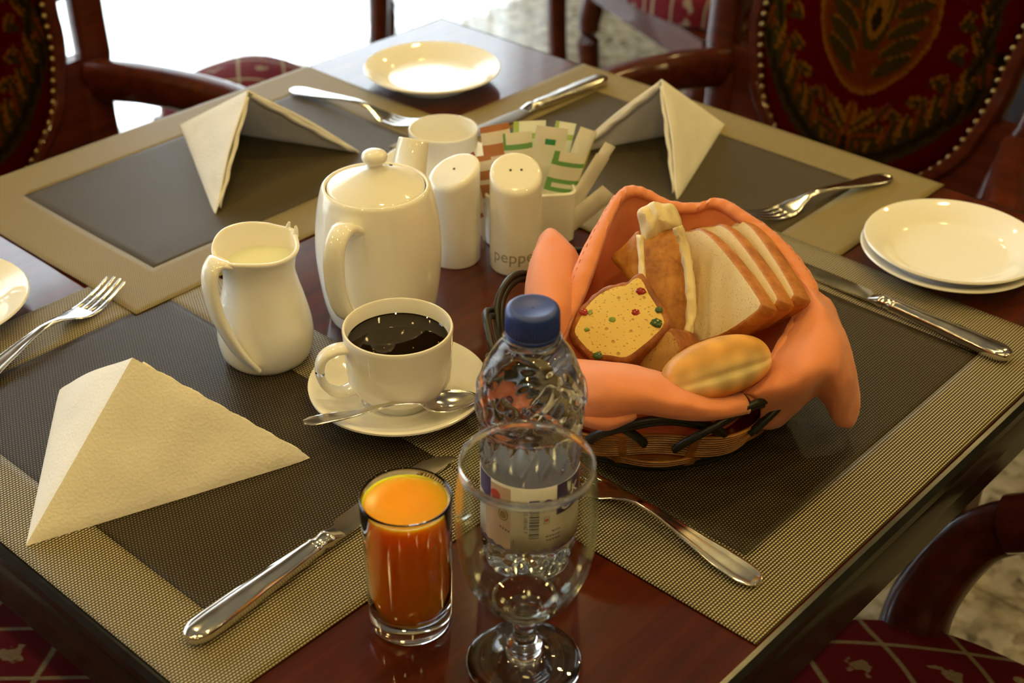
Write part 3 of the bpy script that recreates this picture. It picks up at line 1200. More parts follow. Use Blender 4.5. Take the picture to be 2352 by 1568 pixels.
def creamer():
    t = empty('milk_jug', (-0.191, 0.931, TZ + MZ), R(45))     # pouring lip along local +X
    tag(t, 'white porcelain milk jug with pinched lip and flowing strap handle', 'jug')
    N = 72
    prof = smooth_prof([(0.0300, 0.0), (0.0345, 0.006), (0.0370, 0.018), (0.0362, 0.032), (0.0325, 0.050), (0.0285, 0.066), (0.0268, 0.078), (0.0282, 0.090), (0.0312, 0.0985)], 5)

    def shape(r, z, a, off=0.0):
        k = max(0.0, (z - 0.062) / 0.0365)
        k = k * k * (3 - 2 * k) if k < 1 else 1
        lip = math.exp(-(((a + PI) % (2 * PI) - PI) / 0.24) ** 2)
        back = math.exp(-((a - PI) / 0.55) ** 2)
        rr = r * (1 + 0.10 * k * lip + 0.13 * k * back - 0.05 * k * math.cos(2 * a + PI) * 0.5)
        zz = z + k * (0.0012 * lip + 0.0045 * math.sin(a - 0.5) - 0.003 * back)
        return rr + off, zz
    vs_, rows = [], []
    rings = []
    outer = [(0.027, 0.0)] + [(p.x, p.y) for p in prof]
    for r, z in outer:
        rings.append([(lambda q: Vector((q[0] * math.cos(a), q[0] * math.sin(a), q[1])))(shape(r, z, a)) for a in [2 * PI * i / N for i in range(N)]])
    rimr, rimz = outer[-1]
    for r, z in [(rimr - 0.0006, rimz + 0.0012), (rimr - 0.0020, rimz + 0.0016), (rimr - 0.0034, rimz + 0.0004), (0.0250, 0.088), (0.0238, 0.078), (0.0255, 0.066), (0.029, 0.05), (0.020, 0.03), (0.0005, 0.03)]:
        rings.append([(lambda q: Vector((q[0] * math.cos(a), q[0] * math.sin(a), q[1])))(shape(r, z, a)) for a in [2 * PI * i / N for i in range(N)]])
    mk('body', *loft_geo(rings), PORC, t, 60)
    # milk
    mr = [(0, 0.0), (0.0255, 0.0), (0.0264, 0.0006), (0.0264, -0.003), (0, -0.003)]
    mlk = mk('milk', *lathe_geo(mr, 48, lambda r, z, a: (r * (1 + 0.09 * math.exp(-(((a + PI) % (2 * PI) - PI) / 0.30) ** 2) + 0.05 * math.exp(-((a - PI) / 0.55) ** 2)) - 0.0008, z)), mat('milk', (0.86, 0.80, 0.60), 0.12, Subsurface_Weight=0.2), t, 30)
    mlk.location = (0, 0, 0.0840)
    mlk['label'] = 'creamy milk'
    # pinched horns beside the lip
    for s in (-1, 1):
        pts = smooth_prof([(0.0318, s * 0.0052, 0.0955), (0.0330, s * 0.0048, 0.1000), (0.0334, s * 0.0038, 0.1032)], 3)
        mk('lip_horn', *_tube_geo(pts, [lerp(0.0024, 0.0010, i / (len(pts) - 1)) for i in range(len(pts))], 8), PORC, t, 60)
    # strap handle springing from the rim
    P_ = smooth_prof([(-0.0310, 0, 0.0950), (-0.0370, 0, 0.0968), (-0.0430, -0.001, 0.0920), (-0.0460, -0.003, 0.0800), (-0.0460, -0.007, 0.0620), (-0.0425, -0.012, 0.0440), (-0.0365, -0.017, 0.0260), (-0.0285, -0.019, 0.0120)], 6)
    n = len(P_)
    rad = [(interp(i / (n - 1), [(0, 0.0130), (0.25, 0.0090), (0.6, 0.0085), (1, 0.0125)]), interp(i / (n - 1), [(0, 0.0032), (0.5, 0.0042), (1, 0.0030)])) for i in range(n)]
    mk('handle', *handle_tube(P_, rad, 18, 0.85), PORC, t, 60)


creamer()


def text_mesh(txt, size, fn, mt, name, parent):
    cu = bpy.data.curves.new('lettering', 'FONT')
    cu.body = txt
    cu.size = size
    cu.align_x = 'CENTER'
    cu.resolution_u = 3
    tmp = bpy.data.objects.new('lettering', cu)
    col.objects.link(tmp)
    dg = bpy.context.evaluated_depsgraph_get()
    dg.update()
    me = bpy.data.meshes.new_from_object(tmp.evaluated_get(dg))
    bpy.data.objects.remove(tmp)
    bpy.data.curves.remove(cu)
    bm = bmesh.new()
    bm.from_mesh(me)
    # cut into narrow strips so that the letters can bend round the body
    xs = [v.co.x for v in bm.verts]
    x0, x1 = min(xs), max(xs)
    k = 24
    for i in range(1, k):
        g = bm.verts[:] + bm.edges[:] + bm.faces[:]
        bmesh.ops.bisect_plane(bm, geom=g, plane_co=(lerp(x0, x1, i / k), 0, 0), plane_no=(1, 0, 0))
    for v in bm.verts:
        v.co = fn(v.co.x, v.co.y)
    bm.to_mesh(me)
    bm.free()
    me.materials.append(mt)
    o = bpy.data.objects.new(name, me)
    add(o, parent)
    solidify(o, 0.00012, 1)
    return o


def shaker(loc, h, tilt_az, label, nholes, text=None):
    t = empty('pepper_shaker' if text else 'salt_shaker', loc)
    tag(t, label, 'shaker')
    r = 0.0222
    N = 72
    slope = 0.40
    ca, sa = math.cos(tilt_az), math.sin(tilt_az)

    def ring(rr, zb, f):
        out = []
        for i in range(N):
            a = 2 * PI * i / N
            x, y = rr * math.cos(a), rr * math.sin(a)
            out.append(Vector((x, y, zb - f * slope * (x * ca + y * sa))))
        return out
    rings = [ring(r - 0.003, 0, 0), ring(r - 0.001, 0.0006, 0), ring(r, 0.003, 0), ring(r, 0.02, 0), ring(r, h * 0.6, 0.0), ring(r, h - 0.006, 1), ring(r, h - 0.0035, 1), ring(r - 0.0008, h - 0.0014, 1),
             ring(r - 0.0024, h - 0.0002, 1), ring(r - 0.004, h, 1), ring(r - 0.010, h - 0.0001, 1), ring(0.0006, h - 0.0002, 1)]
    body = mk('body', *loft_geo(rings), PORC, t, 50)
    hm = mat('hole_shadow')
    for k in range(nholes):
        d = (k - (nholes - 1) / 2) * 0.0092
        # holes along the line across the slope
        x, y = -sa * d + 0.0, ca * d + 0.0015
        hole = mk('shake_hole', *lathe_geo([(0, 0.0003), (0.0011, 0.0003), (0.0011, -0.001), (0, -0.001)], 12), hm, body)
        hole.location = (x, y, h - slope * (x * ca + y * sa))
        hole.rotation_euler = Vector((slope * ca, slope * sa, 1)).to_track_quat('Z', 'Y').to_euler()
    if text:
        rr = r + 0.00005
        a0 = R(273)
        o = text_mesh(text, 0.0155, lambda x, y: Vector((rr * math.cos(a0 + x / rr), rr * math.sin(a0 + x / rr), 0.0135 + y)), mat('grey_print', (0.30, 0.27, 0.22), 0.5), 'lettering', body)
    return t


shaker((-0.0504, 1.0900, TZ), 0.0850, R(215), 'white salt shaker with one hole in its slanted top', 1)
shaker((0.0020, 1.0790, TZ), 0.0895, R(275), 'white pepper shaker lettered pepper on its foot', 2, 'pepper')


def caddy():
    cx, cy, rz = 0.0130, 1.1380, R(8)
    hx, hy, h, th, rr = 0.0405, 0.0265, 0.050, 0.003, 0.010
    t = mk('sugar_caddy', *(lambda: loft_geo([[Vector((x, y, z)) for x, y in rrect(ax, ay, ar)] for ax, ay, ar, z in
           ((hx - 0.004, hy - 0.004, rr - 0.003, 0.0), (hx - 0.001, hy - 0.001, rr, 0.002), (hx, hy, rr, 0.02), (hx, hy, rr, h - 0.001), (hx - 0.001, hy - 0.001, rr, h), (hx - th + 0.0005, hy - th + 0.0005, rr - 0.002, h),
            (hx - th, hy - th, rr - 0.002, h - 0.0015), (hx - th, hy - th, rr - 0.002, 0.006), (hx - th - 0.003, hy - th - 0.003, rr - 0.005, 0.004))]))(), PORC, None, 40)
    t.location = (cx, cy, TZ)
    t.rotation_euler = (0, 0, rz)
    tag(t, 'small white porcelain caddy packed with sugar packets behind the shakers', 'sugar holder')
    M = Matrix.Translation((cx, cy, TZ)) @ Matrix.Rotation(rz, 4, 'Z')
    # packets: x, y, tilt sideways, tilt back, turn, width, length, style
    W_ = mat('packet_paper_white', (0.80, 0.78, 0.70), 0.6)
    st = {
        'brown': ((0.50, 0.20, 0.075), (0.82, 0.75, 0.62)),
        'dots': ((0.36, 0.11, 0.05), (0.80, 0.70, 0.60)),
        'green': ((0.16, 0.40, 0.13), (0.82, 0.82, 0.70)),
        'lime': ((0.42, 0.55, 0.14), (0.82, 0.84, 0.70)),
        'dgreen': ((0.03, 0.28, 0.12), (0.80, 0.80, 0.72)),
        'plain': ((0.76, 0.73, 0.63), (0.80, 0.78, 0.70)),
        'yellow': ((0.55, 0.48, 0.08), (0.80, 0.78, 0.66)),
    }
    pk = [(-0.018, -0.004, -6, 8, 5, 0.026, 0.098, 'brown', 'brown striped sugar packet standing tallest in the caddy'),
          (-0.030, -0.008, -22, 4, 25, 0.026, 0.083, 'dots', 'pale packet with brown dots leaning to the left end of the caddy'),
          (-0.026, -0.014, -14, -4, -20, 0.022, 0.080, 'brown', 'brown chequered packet beside the dotted one'),
          (-0.006, -0.003, -3, 6, 0, 0.028, 0.090, 'green', 'green printed sweetener packet at the caddy centre'),
          (0.000, 0.006, 4, 10, 8, 0.030, 0.094, 'lime', 'lime green bordered packet at the back of the caddy'),
          (0.008, 0.000, 8, 5, -6, 0.028, 0.094, 'dgreen', 'white packet with a dark green square'),
          (0.016, 0.008, 16, 10, 10, 0.020, 0.092, 'lime', 'narrow lime packet leaning to the back of the caddy'),
          (0.018, -0.006, 14, -2, 4, 0.030, 0.076, 'green', 'green striped packet low at the front of the caddy'),
          (0.022, 0.004, 22, 8, 0, 0.016, 0.092, 'plain', 'white paper packet with a folded corner in the caddy'),
          (0.026, -0.010, 26, -6, 0, 0.013, 0.084, 'plain', 'slim white sugar stick leaning to the right'),
          (0.029, -0.002, 30, 2, 0, 0.011, 0.088, 'plain', 'slimmest white sugar stick behind the leaning ones'),
          (0.030, 0.010, 20, 10, 0, 0.014, 0.086, 'yellow', 'yellow edged packet at the right end of the caddy'),
          (0.026, -0.015, 44, -10, 0, 0.018, 0.062, 'plain', 'short white sugar stick tipped over the caddy edge')]
    for (x, y, ts, tb, rzp, w, ln, style, lab) in pk:
        ca_, cb_ = st[style]
        pm = mat('packet_print_' + style, ca_, 0.55)
        pw = mat('packet_ground_' + style, cb_, 0.55)
        N1, N2 = 6, 18
        vs_, fs, fm = [], [], []
        z0 = 0.0
        for side in (1, -1):
            for j in range(N2 + 1):
                v = j / N2
                puff = 0.0024 * min(1, (1 - v) / 0.12) ** 0.7 * min(1, v / 0.1 + 0.05) + 0.00025
                for i in range(N1 + 1):
                    u = -1 + 2 * i / N1
                    vs_.append(Vector((u * w / 2, side * puff * (1 - u * u) ** 0.6, v * ln + z0)))
        K = (N1 + 1) * (N2 + 1)
        def printed(i, v):
            if style in ('brown',):
                return (int(v * 14) % 3 != 0) and v > 0.12
            if style == 'dots':
                return (i in (1, 4) and int(v * 18) % 4 == 1) or v > 0.93
            if style in ('green', 'lime'):
                return (i in (0,) and int(v * 30) % 2) or int(v * 18) in (9, 11, 15)
            if style == 'dgreen':
                return i in (2, 3) and 0.82 < v < 0.90
            if style == 'yellow':
                return i in (0, 5)
            return False
        for sgn in (0, 1):
            for j in range(N2):
                for i in range(N1):
                    q = sgn * K + j * (N1 + 1) + i
                    f = (q, q + 1, q + N1 + 2, q + N1 + 1)
                    fs.append(f if sgn == 0 else f[::-1])
                    fm.append(1 if printed(i, (j + 0.5) / N2) else 0)
        o = mk('sugar_packet', vs_, fs, [pw, pm], None, 60, fm)
        o.matrix_world = M @ Matrix.Translation((x, y, 0.0065)) @ Matrix.Rotation(R(rzp), 4, 'Z') @ Matrix.Rotation(R(ts), 4, 'Y') @ Matrix.Rotation(R(-tb), 4, 'X')
        tag(o, lab, 'sugar packet', 'sugar packets in the caddy')


def rrect(hx, hy, r, k=5):
    out = []
    for cx, cy, a0 in ((hx - r, hy - r, 0), (-hx + r, hy - r, 90), (-hx + r, -hy + r, 180), (hx - r, -hy + r, 270)):
        for i in range(k + 1):
            a = R(a0 + 90 * i / k)
            out.append((cx + r * math.cos(a), cy + r * math.sin(a)))
    return out


caddy()


# ------------------------------------------------------------------ cutlery
def cut_ring(x, z, w, t, recess=0.0, n=24):
    """cross-section in YZ at x: half width w, half thickness t; recess sinks the middle of the upper side"""
    out = []
    for i in range(n):
        a = 2 * PI * i / n
        c, d = math.cos(a), math.sin(a)
        y = math.copysign(abs(c) ** 0.75, c) * w
        h = math.copysign(abs(d) ** 0.75, d) * t
        if d > 0 and recess:
            q = abs(y) / w
            h -= recess * (1 - sstep(q, 0.62, 0.80))
        out.append(Vector((x, y, z + h)))
    return out


def handle_keys(x, L0):
    return interp(x, [(0.0, 0.0035), (0.002, 0.0062), (0.006, 0.0088), (0.014, 0.0102), (0.030, 0.0096), (0.055, 0.0066), (0.080, 0.0040), (L0, 0.0032)])


def fork(loc, rz, label, L=0.180, group='forks on the placemats'):
    t = empty('fork', loc, rz)
    tag(t, label, 'fork', group)
    zk = [(0, 0.0035), (0.04, 0.0065), (0.085, 0.0115), (0.105, 0.0110), (0.122, 0.0062), (0.135, 0.0030), (0.150, 0.0034), (0.168, 0.0075), (0.180, 0.0118)]

    def zc(x):
        for (x0, y0), (x1, y1) in zip(zk, zk[1:]):
            if x <= x1:
                break
        i = zk.index((x0, y0))
        p0 = zk[i - 1] if i else (x0 - (x1 - x0), y0)
        p3 = zk[i + 2] if i + 2 < len(zk) else (x1 + (x1 - x0), y1 + (y1 - y0))
        u = (x - x0) / (x1 - x0)
        return 0.5 * (2 * y0 + (y1 - p0[1]) * u + (2 * p0[1] - 5 * y0 + 4 * y1 - p3[1]) * u * u + (3 * y0 - p0[1] - 3 * y1 + p3[1]) * u ** 3)
    rings = []
    xs = [0.0006, 0.002, 0.004, 0.007, 0.011, 0.016, 0.024, 0.034, 0.045, 0.056, 0.068, 0.08, 0.09, 0.1, 0.108, 0.114, 0.119, 0.124, 0.129, 0.134, 0.138]
    for x in xs:
        w = handle_keys(x, 0.104)
        if x > 0.104:
            w = interp(x, [(0.104, 0.0032), (0.116, 0.0060), (0.126, 0.0108), (0.138, 0.0122)])
        th = interp(x, [(0, 0.0013), (0.05, 0.0017), (0.1, 0.0018), (0.12, 0.0013), (0.138, 0.0010)])
        rings.append(cut_ring(x, zc(x), w, th, 0.0006 if 0.003 < x < 0.085 else 0.0))
    hd = mk('handle', *loft_geo(rings), STEEL, t, 45)
    for k in range(4):
        yc = (k - 1.5) * 0.0064
        rr = []
        for i in range(11):
            x = lerp(0.134, L - (0.002 if k in (0, 3) else 0.0), i / 10)
            w = lerp(0.0025, 0.0011, (i / 10) ** 1.2)
            rr.append(cut_ring(x, zc(min(x, L)), w, lerp(0.0010, 0.0006, i / 10), n=12))
            rr[-1] = [v + Vector((0, yc * lerp(1, 0.94, i / 10), 0)) for v in rr[-1]]
        mk('tine', *loft_geo(rr), STEEL, t, 45)
    return t


def knife(loc, rz, label, flipb=1, group='knives on the placemats'):
    t = empty('table_knife', loc, rz)
    tag(t, label, 'knife', group)
    zc = 0.0062
    rings = []
    for x in (0.0006, 0.002, 0.004, 0.007, 0.011, 0.018, 0.028, 0.04, 0.06, 0.08, 0.098, 0.104):
        w = interp(x, [(0, 0.0030), (0.002, 0.0060), (0.006, 0.0086), (0.014, 0.0100), (0.03, 0.0096), (0.07, 0.0078), (0.104, 0.0066)])
        th = interp(x, [(0, 0.0030), (0.008, 0.0055), (0.05, 0.0058), (0.104, 0.0050)])
        rings.append(cut_ring(x, zc, w, th, 0.0008 if 0.004 < x < 0.097 else 0.0, n=32))
    mk('handle', *loft_geo(rings), STEEL, t, 45)
    rings = []
    for x, w, th in ((0.1035, 0.0062, 0.0046), (0.106, 0.0070, 0.0052), (0.1085, 0.0062, 0.0046), (0.1115, 0.0058, 0.0044), (0.1145, 0.0060, 0.0046), (0.117, 0.0070, 0.0050), (0.1195, 0.0066, 0.0040), (0.124, 0.0068, 0.0024), (0.128, 0.0070, 0.0012)):
        rings.append(cut_ring(x, zc - (0.0 if x < 0.12 else (x - 0.12) * 0.12), w, th, n=24))
    mk('bolster', *loft_geo(rings), STEEL, t, 45)
    rings = []
    for x, y0, y1 in ((0.126, -0.0066, 0.0066), (0.131, -0.0070, 0.0066), (0.134, -0.0098, 0.0066), (0.150, -0.0110, 0.0068), (0.180, -0.0116, 0.0072), (0.205, -0.0112, 0.0076), (0.222, -0.0090, 0.0076), (0.232, -0.0050, 0.0072), (0.2375, 0.0, 0.0066), (0.240, 0.0036, 0.0052)):
        zb = zc - 0.001 - (x - 0.126) * 0.028
        ring = []
        for (q, h) in ((0.0, -0.0002), (0.5, -0.0007), (1.0, -0.0008), (1.0, 0.0008), (0.5, 0.0007), (0.0, 0.0002)):
            ring.append(Vector((x, flipb * lerp(y0, y1, q), zb + h)))
        rings.append(ring)
    mk('blade', *loft_geo(rings), STEEL, t, 30)
    return t


def lay(p0, p1):
    return Vector((p0[0], p0[1], TZ + MZ)), math.atan2(p1[1] - p0[1], p1[0] - p0[0])


l, a = lay((-0.191, 0.613), (-0.043, 0.802))
knife(l, a, 'steel table knife lying between the folded napkin and the juice glass', -1)
l, a = lay((0.389, 0.928), (0.236, 1.082))
knife(l, a, 'steel table knife between the bread basket and the stacked plates', 1)
l, a = lay((0.101, 1.487), (-0.036, 1.350))
knife(l, a, 'steel table knife beside the far plate, its tip behind the sugar caddy', -1)
l, a = lay((-0.411, 0.866), (-0.326, 1.035))
fork(l + Vector((0, 0, 0.0004)), a, 'steel fork with tines up beside the plate at the left edge')
l, a = lay((-0.243, 1.454), (-0.111, 1.364))
fork(l, a, 'steel fork on the window side mat, tines behind the empty cup')
l, a = lay((0.366, 1.252), (0.224, 1.160))
fork(l, a, 'steel fork between the far right napkin and the stacked plates')
l, a = lay((0.157, 0.670), (0.059, 0.765))
fork(l, a, 'steel fork at the front right, its tines hidden behind the water bottle')


def teaspoon():
    p0, p1 = Vector((-0.146, 0.806, TZ + 0.0265)), Vector((-0.026, 0.845, TZ + 0.021))
    d = (p1 - p0)
    t = empty('teaspoon', p0)
    q = d.to_track_quat('X', 'Z')
    t.rotation_euler = q.to_euler()
    tag(t, 'steel teaspoon resting across the saucer of the coffee cup', 'spoon')
    L = d.length
    rings = []
    for i in range(18):
        x = lerp(0.0005, 0.088, i / 17)
        w = interp(x, [(0, 0.0020), (0.002, 0.0042), (0.008, 0.0060), (0.02, 0.0056), (0.05, 0.0030), (0.075, 0.0020), (0.088, 0.0026)])
        z = interp(x, [(0, 0.0), (0.03, 0.0012), (0.065, 0.0050), (0.080, 0.0040), (0.088, 0.0018)])
        rings.append(cut_ring(x, z, w, 0.0011, 0.0003 if 0.002 < x < 0.05 else 0, n=20))
    mk('handle', *loft_geo(rings), STEEL, t, 50)
    # bowl
    vs_, fs = [], []
    NA, NR = 36, 8
    for k in range(NR + 1):
        s = k / NR
        for i in range(NA):
            aa = 2 * PI * i / NA
            x = 0.1075 + s * 0.0215 * math.cos(aa)
            y = s * 0.0135 * math.sin(aa) * (1 - 0.18 * math.cos(aa))
            z = 0.0016 - 0.0062 * (1 - s * s)
            vs_.append(Vector((x, y, z)))
    for k in range(NR):
        for i in range(NA):
            j = (i + 1) % NA
            fs.append((k * NA + i, k * NA + j, (k + 1) * NA + j, (k + 1) * NA + i))
    b = mk('bowl', vs_, fs, STEEL, t, 60)
    solidify(b, 0.0011, 0)


teaspoon()


# ------------------------------------------------------------------ paper napkins folded to little tents
def napkin(M_, T_, F1, F2, label, seed=0):
    """apex M, ridge M-T, feet F1 and F2: two wings of folded paper meeting along the ridge"""
    rnd = random.Random(seed)
    M_, T_, F1, F2 = [Vector(p) for p in (M_, T_, F1, F2)]
    vs_, fs = [], []
    N = 22
    thick = 0.0038
    ctr = (M_ + T_ + F1 + F2) / 4

    def wing(foot, sgn):
        base = len(vs_)
        nrm = (T_ - M_).cross(foot - M_).normalized()
        if nrm.dot(((M_ + T_ + foot) / 3) - ctr) < 0:
            nrm = -nrm
        idx = {}
        for side in (0, 1):
            for i in range(N + 1):
                for j in range(N + 1 - i):
                    u, v = i / N, j / N                  # u to T, v to foot
                    w = 1 - u - v
                    p = M_ * w + T_ * u + foot * v
                    e = min(u, v, w)
                    bulge = 0.004 * math.sin(PI * min(1, (u + w))) * v * 3 * w
                    bulge += 0.0016 * noise.noise(Vector((u * 5 + seed, v * 5, sgn))) * min(1, e * 12)
                    off = thick * (0.5 if side == 0 else -0.5) * min(1.0, 0.35 + e * 14)
                    q = p + nrm * (off + bulge)
                    # rounded, slightly ragged outer corner
                    if v > 0.93:
                        q = q.lerp(M_ * 0.03 + T_ * 0.03 + foot * 0.94, (v - 0.93) * 4)
                    q.z = max(q.z, TZ + MZ + 0.0004)
                    idx[(side, i, j)] = len(vs_)
                    vs_.append(q)
        for side in (0, 1):
            for i in range(N):
                for j in range(N - i):
                    a_, b_, c_ = idx[(side, i, j)], idx[(side, i + 1, j)], idx[(side, i, j + 1)]
                    fs.append((a_, b_, c_))
                    if i + j < N - 1:
                        fs.append((b_, idx[(side, i + 1, j + 1)], c_))
        # edges
        rim = [(i, 0) for i in range(N)] + [(N - k, k) for k in range(N)] + [(0, N - k) for k in range(N)]
        for k in range(len(rim)):
            p, q = rim[k], rim[(k + 1) % len(rim)]
            fs.append((idx[(0, *p)], idx[(0, *q)], idx[(1, *q)], idx[(1, *p)]))
    wing(F1, 1)
    wing(F2, -1)
    org = Vector((ctr.x, ctr.y, TZ))
    o = mk('paper_napkin', [v - org for v in vs_], fs, PAPER, None, 50)
    o.location = org
    tag(o, label, 'napkin', 'folded paper napkins')
    # layers peeping out along the open edge of each wing
    for foot in (F1, F2):
        nrm = (T_ - M_).cross(foot - M_).normalized()
        if nrm.dot(((M_ + T_ + foot) / 3) - ctr) < 0:
            nrm = -nrm
        for k in range(2):
            vv = []
            n2 = 24
            for i in range(n2 + 1):
                t = lerp(0.05, 0.93, i / n2)
                p = M_.lerp(foot, t)
                inw = (T_ - p).normalized()
                wv = 0.0010 * math.sin(i * 1.7 + seed + k)
                for s in (-0.0010 - wv * 0.6, 0.010):
                    q = p + inw * s + nrm * (-0.0012 - 0.0016 * k + 0.0006 * math.sin(i * 0.9 + k))
                    q.z = max(q.z, TZ + MZ + 0.0003)
                    vv.append(q - org)
            ff = [(2 * i, 2 * i + 2, 2 * i + 3, 2 * i + 1) for i in range(n2)]
            e = mk('paper_layer', vv, ff, PAPER, o, 60)
            solidify(e, 0.0005, 0)
    return o


def P3(x, y, z):
    return (x, y, TZ + z)


napkin(at(306, 822, 0.086), P3(-0.313, 0.702, 0.0016), P3(-0.139, 0.798, 0.0016), P3(-0.340, 0.880, 0.0016), 'white folded paper napkin, the largest, at the front left', 1)
napkin(at(570, 208, 0.077), P3(-0.346, 1.362, 0.0016), P3(-0.274, 1.162, 0.0016), P3(-0.152, 1.298, 0.0016), 'white folded paper napkin on the window side mat, behind the milk jug', 2)
napkin(at(1520, 183, 0.080), P3(0.220, 1.376, 0.0016), P3(0.154, 1.200, 0.0016), P3(0.057, 1.302, 0.0016), 'white folded paper napkin standing behind the bread basket', 3)
# ------------------------------------------------------------------ glassware
def goblet():
    t = empty('water_goblet', (0.0088, 0.605, TZ))
    tag(t, 'empty stemmed glass goblet in front of the water bottle', 'goblet')
    outer = smooth_prof([(0.0340, 0.0008), (0.0338, 0.0018), (0.0300, 0.0030), (0.0200, 0.0052), (0.0120, 0.0085), (0.0095, 0.0120), (0.0105, 0.0155), (0.0090, 0.0185), (0.0068, 0.0220), (0.0066, 0.0300), (0.0078, 0.0360), (0.0120, 0.0420),
                         (0.0210, 0.0500), (0.0300, 0.0620), (0.0360, 0.0780), (0.0388, 0.0950), (0.0394, 0.1100), (0.0386, 0.1280), (0.0368, 0.1480)], 5)
    rim = [(0.0368, 0.1488), (0.0363, 0.1493), (0.0357, 0.1490), (0.0353, 0.1480)]
    inner = smooth_prof([(0.0353, 0.1480), (0.0370, 0.1280), (0.0378, 0.1100), (0.0372, 0.0950), (0.0344, 0.0780), (0.0284, 0.0630), (0.0195, 0.0525), (0.0100, 0.0470), (0.0, 0.0455)], 5)
    op = [(p.x, p.y) for p in outer]
    ip = [(p.x, p.y) for p in inner]
    # thin-walled bowl
    thin = bpy.data.materials.new('thin_goblet_glass')
    thin.use_nodes = True
    n = NT(thin)
    n.n.remove(bsdf(thin))
    mx = n.node('ShaderNodeMixShader', {0: thin_fresnel(n, 1.75)})
    geo = n.node('ShaderNodeNewGeometry')
    cosi = n.m('ABSOLUTE', n.node('ShaderNodeVectorMath', {0: geo.outputs['Normal'], 1: geo.outputs['Incoming']}, operation='DOT_PRODUCT').outputs['Value'])
    path = n.m('MINIMUM', n.m('DIVIDE', 1.0, n.m('MAXIMUM', cosi, 0.05)), 9.0)      # the way through the sheet
    tint = n.node('ShaderNodeCombineColor', {0: n.m('POWER', 0.972, path), 1: n.m('POWER', 0.984, path), 2: n.m('POWER', 0.974, path)}).outputs[0]
    n.l.new(n.node('ShaderNodeBsdfTransparent', {'Color': tint}).outputs[0], mx.inputs[1])
    n.l.new(n.node('ShaderNodeBsdfGlossy', {'Roughness': 0.0, 'Color': (0.95, 1.0, 0.96, 1)}).outputs[0], mx.inputs[2])
    n.l.new(mx.outputs[0], n.n['Material Output'].inputs[0])
    zs = 0.0500
    zr = 0.1440
    bo = [q for q in op if zs <= q[1] <= zr]
    bi = [q for q in ip if zs + 0.0022 <= q[1] <= zr]
    mk('bowl', *lathe_geo(bo + bi + [bo[0]], 128), thin, t, 80)
    lip = [q for q in op if q[1] > zr - 0.0005] + [(0.0369, 0.1486), (0.0365, 0.1494), (0.0359, 0.1496), (0.0353, 0.1491), (0.0350, 0.1482)] + [q for q in ip if q[1] > zr - 0.0005]
    mk('lip', *lathe_geo(lip + [lip[0]], 128), GLASS, t, 80)
    st = [q for q in op if q[1] <= zs]
    mk('stem', *lathe_geo([(0, 0.0016), (0.012, 0.0012), (0.026, 0.0006), (0.0325, 0.0)] + st + [(bi[-1][0] * 0.98, zs + 0.0019)] + [q for q in ip if q[1] < zs + 0.0019], 128), GLASS, t, 80)


goblet()


def juice():
    t = empty('juice_glass', (-0.0604, 0.6404, TZ))
    tag(t, 'straight glass tumbler filled with orange juice', 'glass')
    prof = [(0, 0.0010), (0.018, 0.0008), (0.0225, 0.0), (0.0243, 0.0010), (0.0250, 0.0040), (0.0256, 0.030), (0.0264, 0.070), (0.0271, 0.0940), (0.0270, 0.0954), (0.0264, 0.0959), (0.0257, 0.0954), (0.0255, 0.0940),
            (0.0249, 0.070), (0.0242, 0.030), (0.0236, 0.0155), (0.0225, 0.0128), (0.018, 0.0120), (0, 0.0120)]
    mk('glass_body', *lathe_geo(prof, 96), GLASS, t, 60)
    jm = mat('orange_juice', (0.98, 0.34, 0.006), 0.2, Subsurface_Weight=0.9, Subsurface_Scale=0.045, IOR=1.34)
    bsdf(jm).inputs['Subsurface Radius'].default_value = (1.0, 0.45, 0.06)
    pj = [(0, 0.0121), (0.018, 0.0121), (0.0224, 0.0130), (0.02352, 0.0157), (0.02412, 0.030), (0.02482, 0.070), (0.02532, 0.0916), (0.0250, 0.0911), (0.0236, 0.0907), (0.012, 0.0906), (0, 0.0906)]
    j = mk('orange_juice', *lathe_geo(pj, 96), jm, t, 50)
    j['label'] = 'bright orange juice'


juice()


